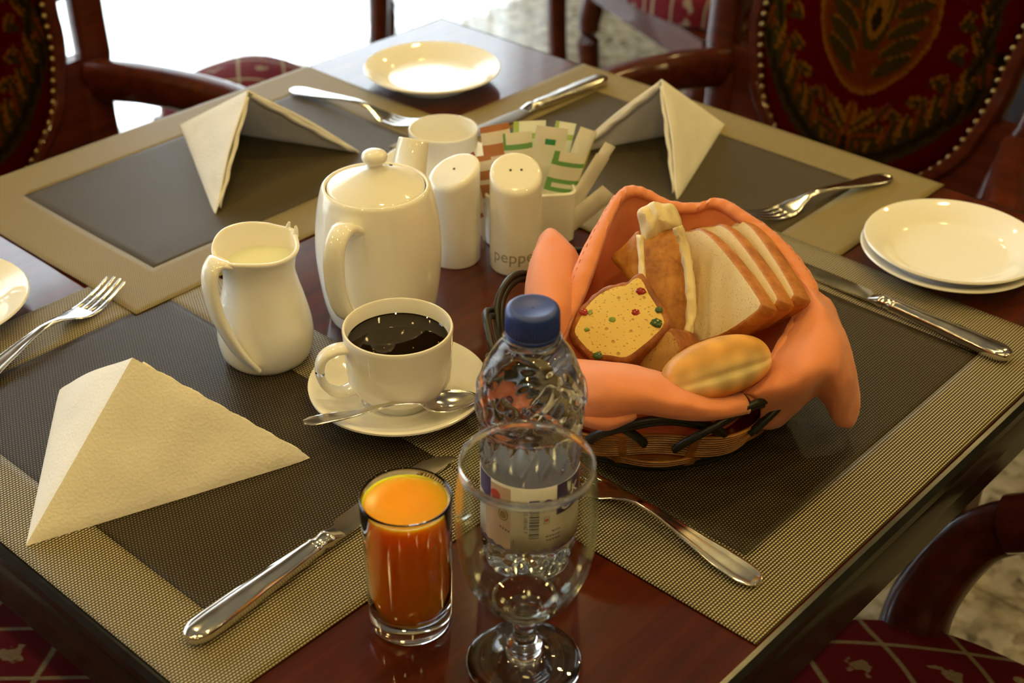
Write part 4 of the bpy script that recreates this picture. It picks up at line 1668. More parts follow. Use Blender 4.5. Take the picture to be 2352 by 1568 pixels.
def bottle():
    t = empty('water_bottle', (0.0118, 0.699, TZ))
    tag(t, 'small plastic water bottle with blue cap behind the goblet', 'bottle')
    key = smooth_prof([(0.0255, 0.0), (0.0272, 0.004), (0.0285, 0.012), (0.0290, 0.026), (0.0302, 0.030), (0.0305, 0.055), (0.0306, 0.079), (0.0312, 0.083), (0.0318, 0.095), (0.0316, 0.108), (0.0326, 0.113), (0.0330, 0.122), (0.0318, 0.136), (0.0280, 0.149), (0.0215, 0.160), (0.0160, 0.1660), (0.0146, 0.1685)], 12)
    pr = [(p.x, p.y) for p in key]

    def tri(x):
        x = x % 1.0
        return abs(2 * x - 1)

    def relief(r, z, a):
        d = 0.0
        if 0.084 < z < 0.112:                       # cut diamonds
            e = min(1, (z - 0.084) / 0.004, (0.112 - z) / 0.004)
            u = a * 8 / (2 * PI)
            v = (z - 0.084) / 0.028
            p, q = tri(u + v * 0.5), tri(u - v * 0.5)
            g = max(0.0, 1 - abs(p - 0.5) * 7), max(0.0, 1 - abs(q - 0.5) * 7)
            d = -0.0018 * max(g) * e - 0.0003 * e * (math.sin(a * 32) * 0.5 + 0.5)
        elif 0.113 <= z < 0.158:                    # slanting waves on the shoulder
            e = min(1, (z - 0.113) / 0.006, (0.158 - z) / 0.010)
            w = math.sin(5 * a + z * 150 + 0.9 * math.sin(3 * a + 2))
            d = 0.0010 * e * math.copysign(abs(w) ** 0.6, w) + 0.0004 * e * math.sin(11 * a - z * 330)
        elif z < 0.0265:                            # ripples and feet at the base
            e = min(1, z / 0.004, (0.0265 - z) / 0.004)
            d = 0.0011 * e * math.sin(7 * a + 200 * z + math.sin(4 * a) * 1.4) + 0.0004 * e * math.sin(13 * a - 500 * z)
        return r + d, z
    prof = [(0, 0.0055), (0.010, 0.0045), (0.018, 0.0015), (0.0225, 0.0)] + pr + [(0.0132, 0.1690), (0.0132, 0.1760), (0, 0.1760)]
    mk('bottle_body', *lathe_geo(prof, 192, relief), WATERB, t, 60)
    mk('neck_ring', *lathe_geo([(0.0142, 0.1670), (0.0172, 0.1672), (0.0178, 0.1684), (0.0172, 0.1698), (0.0142, 0.1700), (0.0142, 0.1670)], 64), NECKPET, t, 40)
    capm = mat('blue_cap_plastic', (0.018, 0.045, 0.26), 0.35, Subsurface_Weight=0.0)
    # knurled cap
    def knurl(r, z, a):
        return (r + (0.00022 * math.cos(a * 60) if (r > 0.0154 and 0.1725 < z < 0.186) else 0), z)
    cp = [(0.0136, 0.1702), (0.0156, 0.1702), (0.0160, 0.1712), (0.0160, 0.1722), (0.0156, 0.1727), (0.0161, 0.1734), (0.0160, 0.1780), (0.0158, 0.1850), (0.0153, 0.1872), (0.0140, 0.1884), (0.0122, 0.1887), (0.0115, 0.1884), (0, 0.1883)]
    c = mk('cap', *lathe_geo([(0, 0.1765), (0.0134, 0.1765)] + cp, 240, knurl), capm, t, 45)
    c['label'] = 'blue screw cap'
    d = mk('mould_dimple', *lathe_geo([(0, 0.0), (0.0007, 0.0), (0.0009, -0.0004), (0, -0.0004)], 12), mat('cap_dimple', (0.008, 0.018, 0.10), 0.4), c)
    d.location = (0.0, -0.001, 0.1885)
    # printed label wrapped round the body
    rl = 0.03075
    paper = mat('label_film', (0.78, 0.73, 0.68), 0.35)
    vs_, fs = [], []
    N = 96
    for i in range(N + 1):
        a = R(-180 + 62) + (2 * PI - R(62)) * i / N if False else 2 * PI * i / N
        for z in (0.0278, 0.045, 0.062, 0.0792):
            vs_.append(Vector((rl * math.cos(a), rl * math.sin(a), z)))
    for i in range(N):
        for j in range(3):
            q = i * 4 + j
            fs.append((q, q + 4, q + 5, q + 1))
    lb = mk('label_sleeve', vs_, fs, paper, t, 60)
    lb['label'] = 'pink-white printed label'
    solidify(lb, 0.00015, 1)
    NAVY = mat('label_navy', (0.035, 0.030, 0.16), 0.4)
    PURP = mat('label_purple', (0.13, 0.08, 0.22), 0.4)
    REDP = mat('label_red', (0.55, 0.05, 0.05), 0.4)
    GOLDP = mat('label_bronze', (0.26, 0.17, 0.06), 0.4)
    WHT = mat('label_white', (0.85, 0.85, 0.85), 0.4)
    GRY = mat('label_small_print', (0.16, 0.12, 0.16), 0.5)
    SALM = mat('label_salmon', (0.72, 0.50, 0.38), 0.4)

    def cyl(x, z, dr=0.0003, a0=R(271)):
        a = a0 + x / rl
        return Vector(((rl + dr) * math.cos(a), (rl + dr) * math.sin(a), z))

    def patch(x0, x1, z0, z1, mt, dr=0.0003, nx=6, name='print', parent=None):
        vv, ff = [], []
        for i in range(nx + 1):
            for z in (z0, z1):
                vv.append(cyl(lerp(x0, x1, i / nx), z, dr))
        for i in range(nx):
            ff.append((2 * i, 2 * i + 2, 2 * i + 3, 2 * i + 1))
        return mk(name, vv, ff, mt, parent or lb, 60)

    def disc(x, z, r0, r1, mt, dr=0.0003, a0=0, a1=360, sx=1.0):
        vv, ff = [], []
        n = 28
        for i in range(n + 1):
            a = R(lerp(a0, a1, i / n))
            for r in (r0, r1):
                vv.append(cyl(x + sx * r * math.cos(a), z + r * math.sin(a), dr))
        for i in range(n):
            ff.append((2 * i, 2 * i + 2, 2 * i + 3, 2 * i + 1))
        return mk('print', vv, ff, mt, lb, 60)
    # barcode, bars stacked upwards
    rb = random.Random(3)
    z = 0.0405
    while z < 0.0700:
        h = rb.choice((0.0004, 0.0006, 0.0009, 0.0012))
        patch(-0.0010, 0.0052, z, min(z + h, 0.0702), NAVY, name='barcode_bar')
        z += h + rb.choice((0.0004, 0.0006, 0.0009))
    # digits running up beside it
    text_mesh('6 291001 2340', 0.0034, lambda x, y: cyl(-0.0018 - y, 0.0550 + x, 0.0003), GRY, 'print', lb)
    # round emblem
    disc(0.0105, 0.0665, 0.0022, 0.0036, NAVY, a0=-20, a1=250)
    patch(0.0088, 0.0122, 0.0660, 0.0672, NAVY)
    # little warning box
    for q in ((0.0082, 0.0118, 0.0513, 0.0516), (0.0082, 0.0118, 0.0566, 0.0569), (0.0082, 0.0085, 0.0513, 0.0569), (0.0115, 0.0118, 0.0513, 0.0569)):
        patch(*q, GRY, name='print')
    disc(0.0100, 0.0540, 0, 0.0013, REDP)
    # small print lines, slanting like the photograph's
    for k, (xa, xb, zz) in enumerate(((0.0135, 0.0195, 0.0440), (0.0095, 0.0200, 0.0405), (0.0100, 0.0195, 0.0375))):
        x = xa
        while x < xb:
            w = rb.uniform(0.0008, 0.0020)
            patch(x, min(x + w, xb), zz, zz + 0.0011, GRY, name='print', nx=2)
            x += w + 0.0005
    # navy brand panel with white lettering at the right
    pn = patch(0.0165, 0.0420, 0.0560, 0.0792, NAVY, nx=12)
    text_mesh('U', 0.0150, lambda x, y: cyl(0.0240 + x, 0.0580 + y, 0.0006), WHT, 'print', lb)
    text_mesh('K', 0.0110, lambda x, y: cyl(0.0315 + x, 0.0660 + y, 0.0006), WHT, 'print', lb)
    # salmon field, red disc, navy strip and bronze emblem at the left
    patch(-0.0330, -0.0125, 0.0300, 0.0770, SALM, 0.0002, 12)
    patch(-0.0420, -0.0275, 0.0630, 0.0792, NAVY, nx=8)
    disc(-0.0235, 0.0690, 0, 0.0038, REDP, 0.0004)
    disc(-0.0175, 0.0560, 0, 0.0048, GOLDP, 0.0004, sx=0.75)
    disc(-0.0175, 0.0560, 0.0030, 0.0036, SALM, 0.0006, sx=0.75)
    x = -0.0200
    while x < -0.0130:
        w = rb.uniform(0.0006, 0.0014)
        patch(x, x + w, 0.0450 - (x + 0.02) * 0.3, 0.0466 - (x + 0.02) * 0.3, GRY, 0.0004, 2)
        x += w + 0.0006
    patch(-0.0106, -0.0102, 0.0330, 0.0385, GRY, 0.0003, 2)
    # purple waved hem
    vv, ff = [], []
    n = 60
    for i in range(n + 1):
        x = lerp(-0.045, 0.045, i / n)
        vv.append(cyl(x, 0.0279))
        vv.append(cyl(x, 0.0302 + 0.0008 * math.sin(x * 900) + 0.0009 * math.sin(x * 160)))
    for i in range(n):
        ff.append((2 * i, 2 * i + 2, 2 * i + 3, 2 * i + 1))
    mk('print', vv, ff, PURP, lb, 60)


bottle()


# ------------------------------------------------------------------ the bread basket
BC = Vector((0.100, 0.878, TZ + MZ + 0.0008))


def basket():
    t = empty('bread_basket', BC)
    tag(t, 'round tan wicker bread basket with black looped rim', 'basket')
    cane = procmat('tan_cane', lambda n, b: n.set(b.inputs['Base Color'], n.ramp(n.noise(30.0, 4.0, n.mapping(scale=(1, 1, 6))), [(0.35, (0.24, 0.090, 0.014)), (0.7, (0.46, 0.19, 0.032))])), rough=0.35)
    blk = procmat('black_cane', lambda n, b: n.set(b.inputs['Roughness'], n.m('MULTIPLY_ADD', n.noise(80.0), 0.3, 0.25)), color=(0.010, 0.012, 0.010), rough=0.4)
    NS = 12

    def rad(z):
        return lerp(0.088, 0.114, min(1, z / 0.058) ** 0.8)
    # stakes
    for k in range(NS):
        a = 2 * PI * (k + 0.5) / NS
        pts = [Vector((rad(z) * math.cos(a), rad(z) * math.sin(a), z)) for z in (0.004, 0.016, 0.028, 0.040)]
        mk('stake', *_tube_geo(pts, (0.0052, 0.0012), 8, up=Vector((math.cos(a), math.sin(a), 0))), cane, t, 50)
    # weavers: rows of cane, the upper rows in step, the lowest two against them
    for i in range(12):
        z = 0.0080 + i * 0.0027
        ph = 0 if i >= 3 else PI
        pts = []
        n = 144
        for j in range(n):
            a = 2 * PI * j / n
            w = math.cos(NS * a / 2 * 1.0 * 2 / 2 + ph)
            r = rad(z) + 0.0040 * w
            zz = z + (0.0022 * math.cos(NS * a / 2 + ph) * (-1 if i >= 3 else 1)) * (0.8 if i >= 3 else 0.5)
            pts.append(Vector((r * math.cos(a), r * math.sin(a), zz)))
        mk('weaver', *_tube_geo(pts, (0.0013, 0.0012), 6, closed=True), cane, t, 60)
    # floor of the basket and black foot
    mk('basket_floor', *lathe_geo([(0, 0.003), (0.086, 0.003), (0.087, 0.005), (0.086, 0.007), (0, 0.007)], 48), cane, t, 40)
    for z, r in ((0.0022, 0.0895), (0.0058, 0.0905)):
        pts = [Vector((r * math.cos(2 * PI * j / 96) * (1 + 0.006 * math.sin(j * 1.3)), r * math.sin(2 * PI * j / 96) * (1 + 0.006 * math.sin(j * 1.3)), z)) for j in range(96)]
        mk('foot_ring', *_tube_geo(pts, 0.0026, 8, closed=True), blk, t, 60)
    # crossing black rim loops, each spans two stakes
    for k in range(NS):
        a0 = 2 * PI * k / NS
        for s in (0.0, 0.0042):
            pts = []
            n = 22
            for j in range(n + 1):
                u = j / n
                a = a0 + (u - 0.5) * 2 * PI / NS * 1.65
                z = 0.032 + 0.0290 * math.sin(PI * u) ** 0.8 + s
                r = rad(min(z, 0.06)) + 0.003 + 0.003 * math.cos(PI * u) + s * 0.5
                pts.append(Vector((r * math.cos(a), r * math.sin(a), z)))
            mk('rim_loop', *_tube_geo(pts, 0.0027, 7), blk, t, 60)


basket()


def surf(rows, k=8):
    """smooth surface through a grid of points (list of rows)"""
    rr = [smooth_prof(r, k) for r in rows]
    cols_ = list(zip(*rr))
    cc = [smooth_prof(c, k) for c in cols_]          # columns, each resampled down the rows
    return [list(x) for x in zip(*cc)]


def grid_mesh(name, G, mt, parent, origin, thick=0.0009, wr=0.0008, seed=0):
    nr, nc = len(G), len(G[0])
    vs_ = []
    for i in range(nr):
        for j in range(nc):
            p = G[i][j] - origin
            w = wr * noise.noise(p * 55 + Vector((seed, 0, 0))) + wr * 0.5 * noise.noise(p * 140 + Vector((0, seed, 0)))
            q = p + Vector((w, -w, w))
            q.z = max(q.z, 0.003)
            vs_.append(q)
    fs = [(i * nc + j, i * nc + j + 1, (i + 1) * nc + j + 1, (i + 1) * nc + j) for i in range(nr - 1) for j in range(nc - 1)]
    o = mk(name, vs_, fs, mt, parent, 70)
    solidify(o, thick, 0)
    return o


def cloth():
    cm = bpy.data.materials.new('salmon_cotton')
    cm.use_nodes = True
    n = NT(cm)
    b = bsdf(cm)
    b.inputs['Base Color'].default_value = (0.90, 0.34, 0.150, 1)
    b.inputs['Roughness'].default_value = 0.75
    b.inputs['Sheen Weight'].default_value = 0.25
    tr = n.node('ShaderNodeBsdfTranslucent', {'Color': (0.90, 0.17, 0.035, 1)})
    ms = n.node('ShaderNodeMixShader', {0: 0.25})
    n.set(b.inputs['Normal'], n.bump(n.noise(900.0, 2.0), 0.25, 0.0005))
    n.l.new(b.outputs[0], ms.inputs[1])
    n.l.new(tr.outputs[0], ms.inputs[2])
    n.l.new(ms.outputs[0], n.n['Material Output'].inputs[0])
    t = empty('cloth_napkin', BC)
    tag(t, 'salmon pink cloth napkin lining the bread basket', 'napkin')
    # the cloth's upper line round the bread, from the front left over the back to the front
    hemA = [(1272, 818, .072), (1300, 760, .083), (1330, 690, .094), (1360, 610, .105), (1390, 530, .115), (1422, 462, .122), (1452, 440, .126), (1490, 450, .123), (1540, 476, .116),
            (1600, 478, .115), (1645, 468, .118), (1700, 500, .114), (1760, 545, .108), (1806, 598, .102), (1838, 652, .098), (1832, 705, .092), (1800, 775, .084), (1750, 850, .074), (1702, 902, .066)]
    front = [(1640, 906, .068), (1590, 886, .075), (1530, 858, .082), (1450, 838, .085), (1380, 830, .085), (1315, 828, .082)]
    crest = smooth_prof([at(*p) for p in hemA + front], 7, closed=True)
    G = []
    for p in crest:
        d = Vector((p.x - BC.x, p.y - BC.y, 0))
        r = d.length
        d.normalize()
        zc = p.z - BC.z
        prof = [Vector((0.004, 0.0085)), Vector((0.050, 0.0085)), Vector((0.078, 0.014)), Vector((0.089, 0.036)), Vector((lerp(0.094, r, 0.5), lerp(0.055, zc, 0.45))), Vector((r, zc))]
        G.append([BC + d * q.x + Vector((0, 0, q.y)) for q in smooth_prof(prof, 6)])
    G.append(G[0])
    grid_mesh('lining', G, cm, t, BC, wr=0.0010)
    # hem band folded over along the upper line
    hp = smooth_prof([at(*p) for p in hemA], 10)
    H = []
    for i, p in enumerate(hp):
        d = Vector((p.x - BC.x, p.y - BC.y, 0)).normalized()
        pk = 0.0007 * math.sin(i * 1.25) + 0.0005 * math.sin(i * 0.47 + 1)
        up_ = Vector((0, 0, 1))
        H.append([p - d * 0.0022 - up_ * 0.0030, p - d * 0.0012 + up_ * (0.0012 + pk), p + d * 0.0030 + up_ * (0.0024 + pk), p + d * 0.0080 + up_ * (0.0008 + pk * 0.5), p + d * 0.0122 + up_ * (-0.0020 - pk * 0.7), p + d * 0.0128 - up_ * 0.0042])
    grid_mesh('hem', H, cm, t, BC, 0.0012, 0.0002)
    # stitches along the hem
    stm = mat('salmon_thread', (0.60, 0.16, 0.07), 0.7)
    geo = []
    for i in range(2, len(hp) - 3, 2):
        d = Vector((hp[i].x - BC.x, hp[i].y - BC.y, 0)).normalized()
        off = d * 0.0098 + Vector((0, 0, 0.0004))
        geo.append(_tube_geo([hp[i] + off - BC, hp[i].lerp(hp[i + 1], 0.9) + off - BC], 0.0003, 5))
    st = mk('stitching', *join(*geo), stm, t, 60)
    st['kind'] = 'stuff'
    # outer back of the hood
    G = []
    for p in hp:
        d = Vector((p.x - BC.x, p.y - BC.y, 0))
        r = d.length
        d.normalize()
        G.append(smooth_prof([p + d * 0.009 + Vector((0, 0, -0.004)), p + d * 0.016 + Vector((0, 0, -0.022)), BC + d * max(r + 0.012, 0.121) + Vector((0, 0, 0.068)), BC + d * max(r + 0.008, 0.123) + Vector((0, 0, 0.050))], 5))
    grid_mesh('outer_fold', G[46:150], cm, t, BC, wr=0.0012, seed=4)
    def A(rows):
        return [[at(*p) for p in r] for r in rows]
    # lobe turned out at the left
    grid_mesh('left_lobe', surf(A([
        [(1342, 606, .086), (1332, 668, .092), (1308, 740, .087), (1276, 815, .073)],
        [(1312, 566, .098), (1288, 650, .104), (1268, 730, .096), (1252, 806, .078)],
        [(1268, 524, .100), (1236, 590, .104), (1218, 680, .092), (1224, 780, .070)],
        [(1240, 548, .088), (1214, 620, .084), (1206, 690, .070), (1218, 770, .052)],
        [(1250, 580, .066), (1226, 650, .058), (1216, 720, .048), (1224, 790, .040)]])), cm, t, BC, wr=0.0012, seed=1)
    # roll along the front
    grid_mesh('front_roll', surf(A([
        [(1300, 822, .078), (1380, 830, .084), (1450, 838, .084), (1530, 858, .081), (1590, 886, .074), (1640, 906, .067), (1705, 902, .066)],
        [(1300, 848, .087), (1380, 856, .094), (1450, 862, .094), (1530, 880, .090), (1590, 904, .083), (1645, 918, .075), (1716, 912, .071)],
        [(1312, 905, .084), (1385, 902, .090), (1455, 905, .091), (1535, 918, .088), (1595, 930, .084), (1650, 936, .077), (1722, 926, .070)],
        [(1325, 945, .074), (1390, 940, .080), (1460, 938, .081), (1540, 948, .079), (1600, 954, .076), (1655, 954, .072), (1726, 940, .066)],
        [(1330, 962, .068), (1395, 972, .066), (1465, 950, .074), (1540, 960, .072), (1600, 966, .068), (1655, 962, .067), (1724, 948, .062)]])), cm, t, BC, wr=0.0009, seed=2)
    # second layer tucked under the roll
    grid_mesh('under_fold', surf(A([
        [(1328, 950, .072), (1390, 950, .074), (1460, 944, .076)],
        [(1334, 966, .068), (1392, 976, .069), (1462, 958, .072)],
        [(1342, 978, .062), (1394, 988, .063), (1450, 968, .066)]])), cm, t, BC, wr=0.0006, seed=6)
    # corner of the cloth hanging out at the right
    grid_mesh('right_corner', surf(A([
        [(1702, 902, .066), (1750, 850, .074), (1800, 775, .084), (1832, 705, .092), (1838, 652, .098), (1806, 598, .102)],
        [(1728, 908, .070), (1796, 872, .084), (1846, 816, .096), (1880, 756, .101), (1884, 702, .101), (1838, 632, .098)],
        [(1742, 930, .060), (1826, 900, .078), (1880, 858, .089), (1922, 820, .092), (1928, 760, .091), (1880, 672, .087)],
        [(1748, 958, .046), (1822, 940, .050), (1878, 902, .060), (1930, 900, .066), (1962, 840, .070), (1912, 702, .074)],
        [(1742, 982, .033), (1796, 976, .026), (1872, 908, .044), (1922, 972, .026), (1972, 925, .034), (1955, 805, .050)],
        [(1738, 984, .022), (1790, 972, .012), (1870, 900, .030), (1944, 980, .012), (1968, 950, .018), (1962, 850, .030)]])), cm, t, BC, wr=0.0012, seed=3)
    return t


cloth()


def crumb_mat(name, c1, c2, hole, scale=170.0, hs=0.16):
    def fn(n, b):
        v = n.voro(scale)
        v2 = n.voro(scale * 2.7)
        big = n.noise(40.0, 4.0)
        base = n.mix(big, c1, c2)
        h1 = n.node('ShaderNodeMapRange', {0: v, 1: hs * 0.5, 2: hs, 3: 1.0, 4: 0.0}).outputs[0]
        h2 = n.node('ShaderNodeMapRange', {0: v2, 1: 0.10, 2: 0.3, 3: 0.6, 4: 0.0}).outputs[0]
        h = n.m('MAXIMUM', h1, h2)
        n.set(b.inputs['Base Color'], n.mix(n.m('MULTIPLY', h, 0.8), base, hole))
        n.set(b.inputs['Normal'], n.bump(n.m('SUBTRACT', n.m('MULTIPLY', big, 0.5), h), 0.6, 0.0012))
        b.inputs['Subsurface Weight'].default_value = 0.0
    return procmat(name, fn, rough=0.9)


def crust_mat(name, c1, c2, c3):
    def fn(n, b):
        f = n.m('MULTIPLY_ADD', n.noise(55.0, 5.0, None, 0.65), 0.8, n.m('MULTIPLY', n.noise(300.0, 2.0), 0.25))
        n.set(b.inputs['Base Color'], n.ramp(f, [(0.34, c1), (0.55, c2), (0.74, c3)]))
        n.set(b.inputs['Normal'], n.bump(f, 0.5, 0.0012))
    return procmat(name, fn, rough=0.55)


CR_FRUIT = crumb_mat('fruit_cake_crumb', (0.84, 0.62, 0.20), (0.74, 0.50, 0.14), (0.50, 0.28, 0.06), 130.0, 0.20)
CR_BREAD = crumb_mat('bread_crumb', (0.74, 0.60, 0.33), (0.66, 0.51, 0.26), (0.46, 0.32, 0.13), 420.0, 0.2)
CR_CAKE = crumb_mat('marble_cake_crumb', (0.62, 0.36, 0.10), (0.26, 0.10, 0.025), (0.16, 0.06, 0.015), 260.0, 0.2)
CRUST = crust_mat('dark_cake_crust', (0.14, 0.035, 0.008), (0.30, 0.085, 0.014), (0.48, 0.18, 0.03))
CRUST_B = crust_mat('toast_crust', (0.26, 0.075, 0.012), (0.46, 0.16, 0.025), (0.60, 0.28, 0.06))
BROWNP = crust_mat('browned_sponge', (0.28, 0.09, 0.014), (0.50, 0.20, 0.035), (0.62, 0.30, 0.065))
BAKEP = mat('baking_paper', (0.74, 0.60, 0.34), 0.65)


def frame_of(n):
    n = Vector(n).normalized()
    ux = Vector((0, 0, 1)).cross(n).normalized()
    uy = n.cross(ux).normalized()
    return ux, uy, n


def slab(name, pix, ctr_px, z, nrm, thick, mats, bulge=0.0, rough=0.0008, rnd=0.003, seed=0, dens=3, soft=2):
    """a slice of given thickness: its cut face has the outline given, the crust runs round it"""
    ux, uy, n = frame_of(nrm)
    c = at(ctr_px[0], ctr_px[1], z)
    pts = [onp(px, py, c, n) for px, py in pix]
    out2 = [Vector(((p - c).dot(ux), (p - c).dot(uy))) for p in pts]
    out2 = smooth_prof(out2, dens, closed=True)
    area = sum(out2[i].x * out2[(i + 1) % len(out2)].y - out2[(i + 1) % len(out2)].x * out2[i].y for i in range(len(out2)))
    if area < 0:
        out2.reverse()
    mid = sum(out2, Vector((0, 0))) / len(out2)
    rings = []
    def ring(s, d, jit=0.0):
        r_ = []
        for k, p in enumerate(out2):
            q = mid + (p - mid) * s
            w = jit * noise.noise(Vector((q.x * 160 + seed, q.y * 160, d * 300)))
            dirv = (p - mid).normalized()
            q = q + dirv * w
            r_.append(Vector((q.x, q.y, d)))
        return r_
    S = max((p - mid).length for p in out2)
    e = rnd / S
    spec = [(0.02, bulge), (0.4, bulge * 0.9), (0.75, bulge * 0.4), (1 - 1.3 * e, 0.0), (1 - 0.4 * e, -0.0006)]
    rings = [ring(s, d) for s, d in spec]
    nf = len(rings)
    for d in (-0.0022, -thick * 0.35, -thick * 0.65, -thick + 0.002):
        rings.append(ring(1.0 + (0.02 if -thick + 0.003 < d < -0.003 else 0), d, rough))
    nb = len(rings)
    rings += [ring(1 - 0.5 * e, -thick), ring(0.5, -thick), ring(0.02, -thick)]
    g = loft_geo(rings)
    K = len(out2)
    fm = []
    for i in range(len(rings) - 1):
        crust = nf - 2 <= i < nb
        fm += [1 if crust else 0] * K
    fm += [0, 0]
    verts = [ux * v.x + uy * v.y + n * v.z for v in g[0]]
    o = mk(name, verts, g[1], list(mats), None, 50, fm)
    o.location = c
    return o, c, (ux, uy, n), out2


# fruit cake slice
fr_, c0, fr, _ = slab('fruit_cake_slice', [(1306, 766), (1318, 735), (1338, 700), (1372, 668), (1412, 650), (1440, 645), (1462, 628), (1480, 630), (1500, 668), (1520, 700), (1540, 742), (1515, 775), (1480, 805), (1440, 832), (1400, 828), (1355, 822), (1325, 795)],
                      (1425, 740), 0.092, (-0.22, -0.62, 0.75), 0.019, (CR_FRUIT, CRUST), 0.0012, 0.0016, 0.0035, 3)
tag(fr_, 'yellow fruit cake slice dotted with red and green candied fruit', 'cake')
RG = (mat('candied_cherry', (0.30, 0.018, 0.010), 0.2), mat('candied_green', (0.20, 0.28, 0.03), 0.3), mat('candied_dark_green', (0.035, 0.075, 0.012), 0.25))
for (px, py, s, mi) in ((1472, 669, 0.0046, 0), (1460, 718, 0.0042, 0), (1341, 717, 0.0044, 0), (1407, 735, 0.0038, 1), (1509, 742, 0.0055, 2), (1373, 818, 0.0046, 2), (1349, 757, 0.0026, 1), (1514, 712, 0.0036, 2), (1356, 718, 0.0024, 1)):
    p = onp(px, py, c0, fr[2]) - c0
    rg = random.Random(px)
    N = 7
    rings = []
    s *= 1.35
    for d, k in ((-0.002, 0.8), (0.0, 1.0), (0.0005, 0.8)):
        rings.append([fr[0] * (s * k * 0.62 * math.cos(2 * PI * i / N) * rg.uniform(0.8, 1.15)) + fr[1] * (s * k * 0.5 * math.sin(2 * PI * i / N) * rg.uniform(0.8, 1.15)) + fr[2] * d for i in range(N)])
    f_ = mk('candied_fruit', *loft_geo(rings), RG[mi], fr_, 50)
    f_.location = p + fr[2] * 0.0009

# three slices of white bread standing in a row
br, cb, fb, _ = slab('bread_slice', [(1500, 560), (1545, 532), (1585, 527), (1606, 523), (1640, 547), (1695, 612), (1748, 688), (1750, 706), (1735, 722), (1672, 765), (1614, 786), (1560, 800), (1510, 790), (1480, 700)],
                     (1640, 660), 0.098, (-0.82, -0.27, 0.50), 0.0142, (CR_BREAD, CRUST_B), 0.0004, 0.0008, 0.0028, 9)
tag(br, 'front slice of brown-crusted white bread, leaning against the two others', 'bread', 'bread slices in the basket')
for k, lab in ((1, 'middle slice of the three white bread slices in the basket'), (2, 'rearmost slice of the three white bread slices, at the right of the basket')):
    o = br.copy()
    col.objects.link(o)
    o.location = cb + Vector((0.0150, 0.0100, -0.0010)) * k
    o.rotation_euler = (0, 0, R(-2.5 * k))
    o.scale = (1, 1, 1 - 0.03 * k)
    tag(o, lab, 'bread', 'bread slices in the basket')

# marble cake slice behind the bun
mc, _, _, _ = slab('marble_cake_slice', [(1462, 838), (1484, 806), (1512, 776), (1538, 754), (1552, 770), (1566, 800), (1548, 830), (1520, 856), (1490, 858)],
                   (1515, 810), 0.078, (-0.60, -0.62, 0.50), 0.034, (CR_CAKE, CRUST), 0.0008, 0.001, 0.002, 5)
tag(mc, 'small brown marble cake slice between the fruit cake and the bun', 'cake')


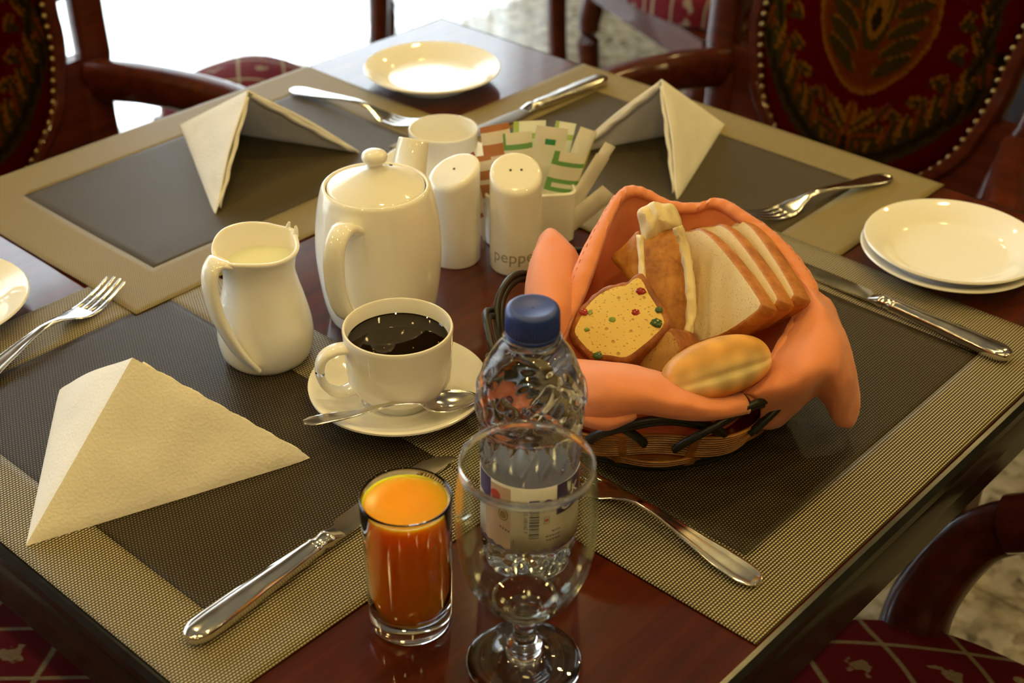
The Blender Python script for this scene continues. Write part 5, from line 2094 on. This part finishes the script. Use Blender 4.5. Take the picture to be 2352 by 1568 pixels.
def sponge():
    t = empty('wrapped_sponge_cake', at(1525, 640, 0.095))
    base = t.location
    tag(t, 'browned sponge cake in torn cream baking paper at the back of the basket', 'cake')

    def piece(name, pix, ctr, z, nrm, th, seed, bul):
        o, c, f, _ = slab(name, pix, ctr, z, nrm, th, (BROWNP, BROWNP), bul, 0.001, 0.004, seed)
        o.parent = t
        o.location = c - base
        return o
    piece('cake_front', [(1472, 545), (1500, 528), (1552, 530), (1574, 580), (1586, 650), (1588, 720), (1572, 768), (1530, 770), (1505, 730), (1484, 690), (1474, 610)], (1530, 640), 0.098, (-0.10, -0.70, 0.70), 0.030, 2, 0.004)
    piece('cake_side', [(1401, 592), (1432, 560), (1466, 528), (1474, 580), (1478, 640), (1482, 690), (1450, 664), (1425, 622)], (1450, 610), 0.098, (-0.62, -0.60, 0.50), 0.030, 4, 0.003)

    def strip(pix, z0, z1, w, name, wob=0.0012, seed=0, nrm=Vector((0.2, -0.8, 0.5))):
        pts = [at(px, py, lerp(z0, z1, i / (len(pix) - 1))) - base for i, (px, py) in enumerate(pix)]
        pts = smooth_prof(pts, 6)
        vv, ff = [], []
        n = len(pts)
        for i, p in enumerate(pts):
            tg = (pts[min(i + 1, n - 1)] - pts[max(i - 1, 0)]).normalized()
            sd = tg.cross(nrm).normalized()
            for k in range(6):
                u = k / 5 - 0.5
                ww = w * (1 + 0.25 * noise.noise(Vector((i * 0.35, seed, 0)))) 
                vv.append(p + sd * (u * ww) + nrm * (wob * noise.noise(Vector((i * 0.5, k * 0.9, seed))) * 2 + 0.0030 * (1 - 4 * u * u)))
        for i in range(n - 1):
            for k in range(5):
                q = i * 6 + k
                ff.append((q, q + 1, q + 7, q + 6))
        o = mk(name, vv, ff, BAKEP, t, 60)
        solidify(o, 0.0004, 0)
    strip([(1556, 520), (1570, 560), (1580, 610), (1586, 665), (1588, 715), (1582, 765)], 0.134, 0.080, 0.0075, 'paper_edge', seed=1)
    strip([(1470, 540), (1473, 590), (1476, 640), (1484, 690), (1505, 735)], 0.126, 0.090, 0.0050, 'paper_edge', seed=5)
    # crumpled flap on top
    c = at(1512, 508, 0.128)
    ux, uy, n = frame_of((-0.15, -0.75, 0.62))
    pix = [(1464, 488), (1480, 474), (1502, 464), (1528, 468), (1548, 472), (1560, 492), (1566, 520), (1548, 526), (1528, 530), (1506, 545), (1480, 562), (1474, 545), (1468, 512)]
    o2 = [Vector(((onp(px, py, c, n) - c).dot(ux), (onp(px, py, c, n) - c).dot(uy))) for px, py in pix]
    o2 = smooth_prof(o2, 3, closed=True)
    mid = sum(o2, Vector((0, 0))) / len(o2)
    vv, ff = [], []
    NR = 7
    for k in range(NR + 1):
        s = 0.02 + 0.98 * k / NR
        for p in o2:
            q = mid + (p - mid) * s
            h = 0.0075 * (1 - s ** 2) + 0.0028 * noise.noise(Vector((q.x * 190, q.y * 110, 1.0))) + 0.0012 * math.sin(q.x * 520 + q.y * 300)
            vv.append(c - base + ux * q.x + uy * q.y + n * h)
    K = len(o2)
    for k in range(NR):
        for i in range(K):
            j = (i + 1) % K
            ff.append((k * K + i, k * K + j, (k + 1) * K + j, (k + 1) * K + i))
    ff.append(tuple(range(K)))
    o = mk('paper_flap', vv, ff, BAKEP, t, 35)
    solidify(o, 0.0005, 0)


sponge()


def bun():
    c = at(1645, 850, 0.083)
    # long axis to the upper right in the picture
    e = at(1752, 806, 0.080) - at(1538, 872, 0.074)
    ax = e.normalized()
    n = Vector((-0.12, -0.52, 0.84))
    n = (n - ax * n.dot(ax)).normalized()
    sd = n.cross(ax).normalized()
    NA, NB = 64, 40
    vs_, fs = [], []
    L, Wd, Ht = 0.0395, 0.0200, 0.0205
    for i in range(NB + 1):
        t = PI * i / NB
        x = -math.cos(t)
        s = max(math.sin(t), 0.0) ** 0.72
        for j in range(NA):
            a = 2 * PI * j / NA
            y, z = math.cos(a), math.sin(a)
            # seam along the side turned to the viewer
            g = math.exp(-(((a - R(48) + PI) % (2 * PI) - PI) / 0.13) ** 2)
            k = s * (1 - 0.11 * g * s)
            v = ax * (x * L) + sd * (-y * Wd * k) + n * (z * Ht * k) + n * (0.0035 * (1 - x * x))
            vs_.append(v)
    for i in range(NB):
        for j in range(NA):
            k = (j + 1) % NA
            fs.append((i * NA + j, i * NA + k, (i + 1) * NA + k, (i + 1) * NA + j))
    bm_ = vcol_mat('baked_bun_skin', 0.38, 240.0, 0.12, 0.0008)
    o = mk('bread_bun', vs_, fs, bm_, None, 80)

    def colr(v):
        y, z = -v.dot(sd) / Wd, v.dot(n) / Ht
        a = math.atan2(z, y)
        d = (a - R(48) + PI) % (2 * PI) - PI
        x = v.dot(ax) / L
        top = (0.74, 0.37, 0.085)
        pale = (0.92, 0.72, 0.36)
        low = (0.70, 0.33, 0.06)
        f = math.exp(-(d / 0.42) ** 2)
        base = top if d > 0 else low
        q = 0.85 + 0.3 * noise.noise(v * 90)
        return tuple(lerp(base[i], pale[i], f) * q for i in range(3))
    set_vcol(o, colr)
    o.location = c
    tag(o, 'golden split bread bun at the front of the basket', 'bun')


bun()
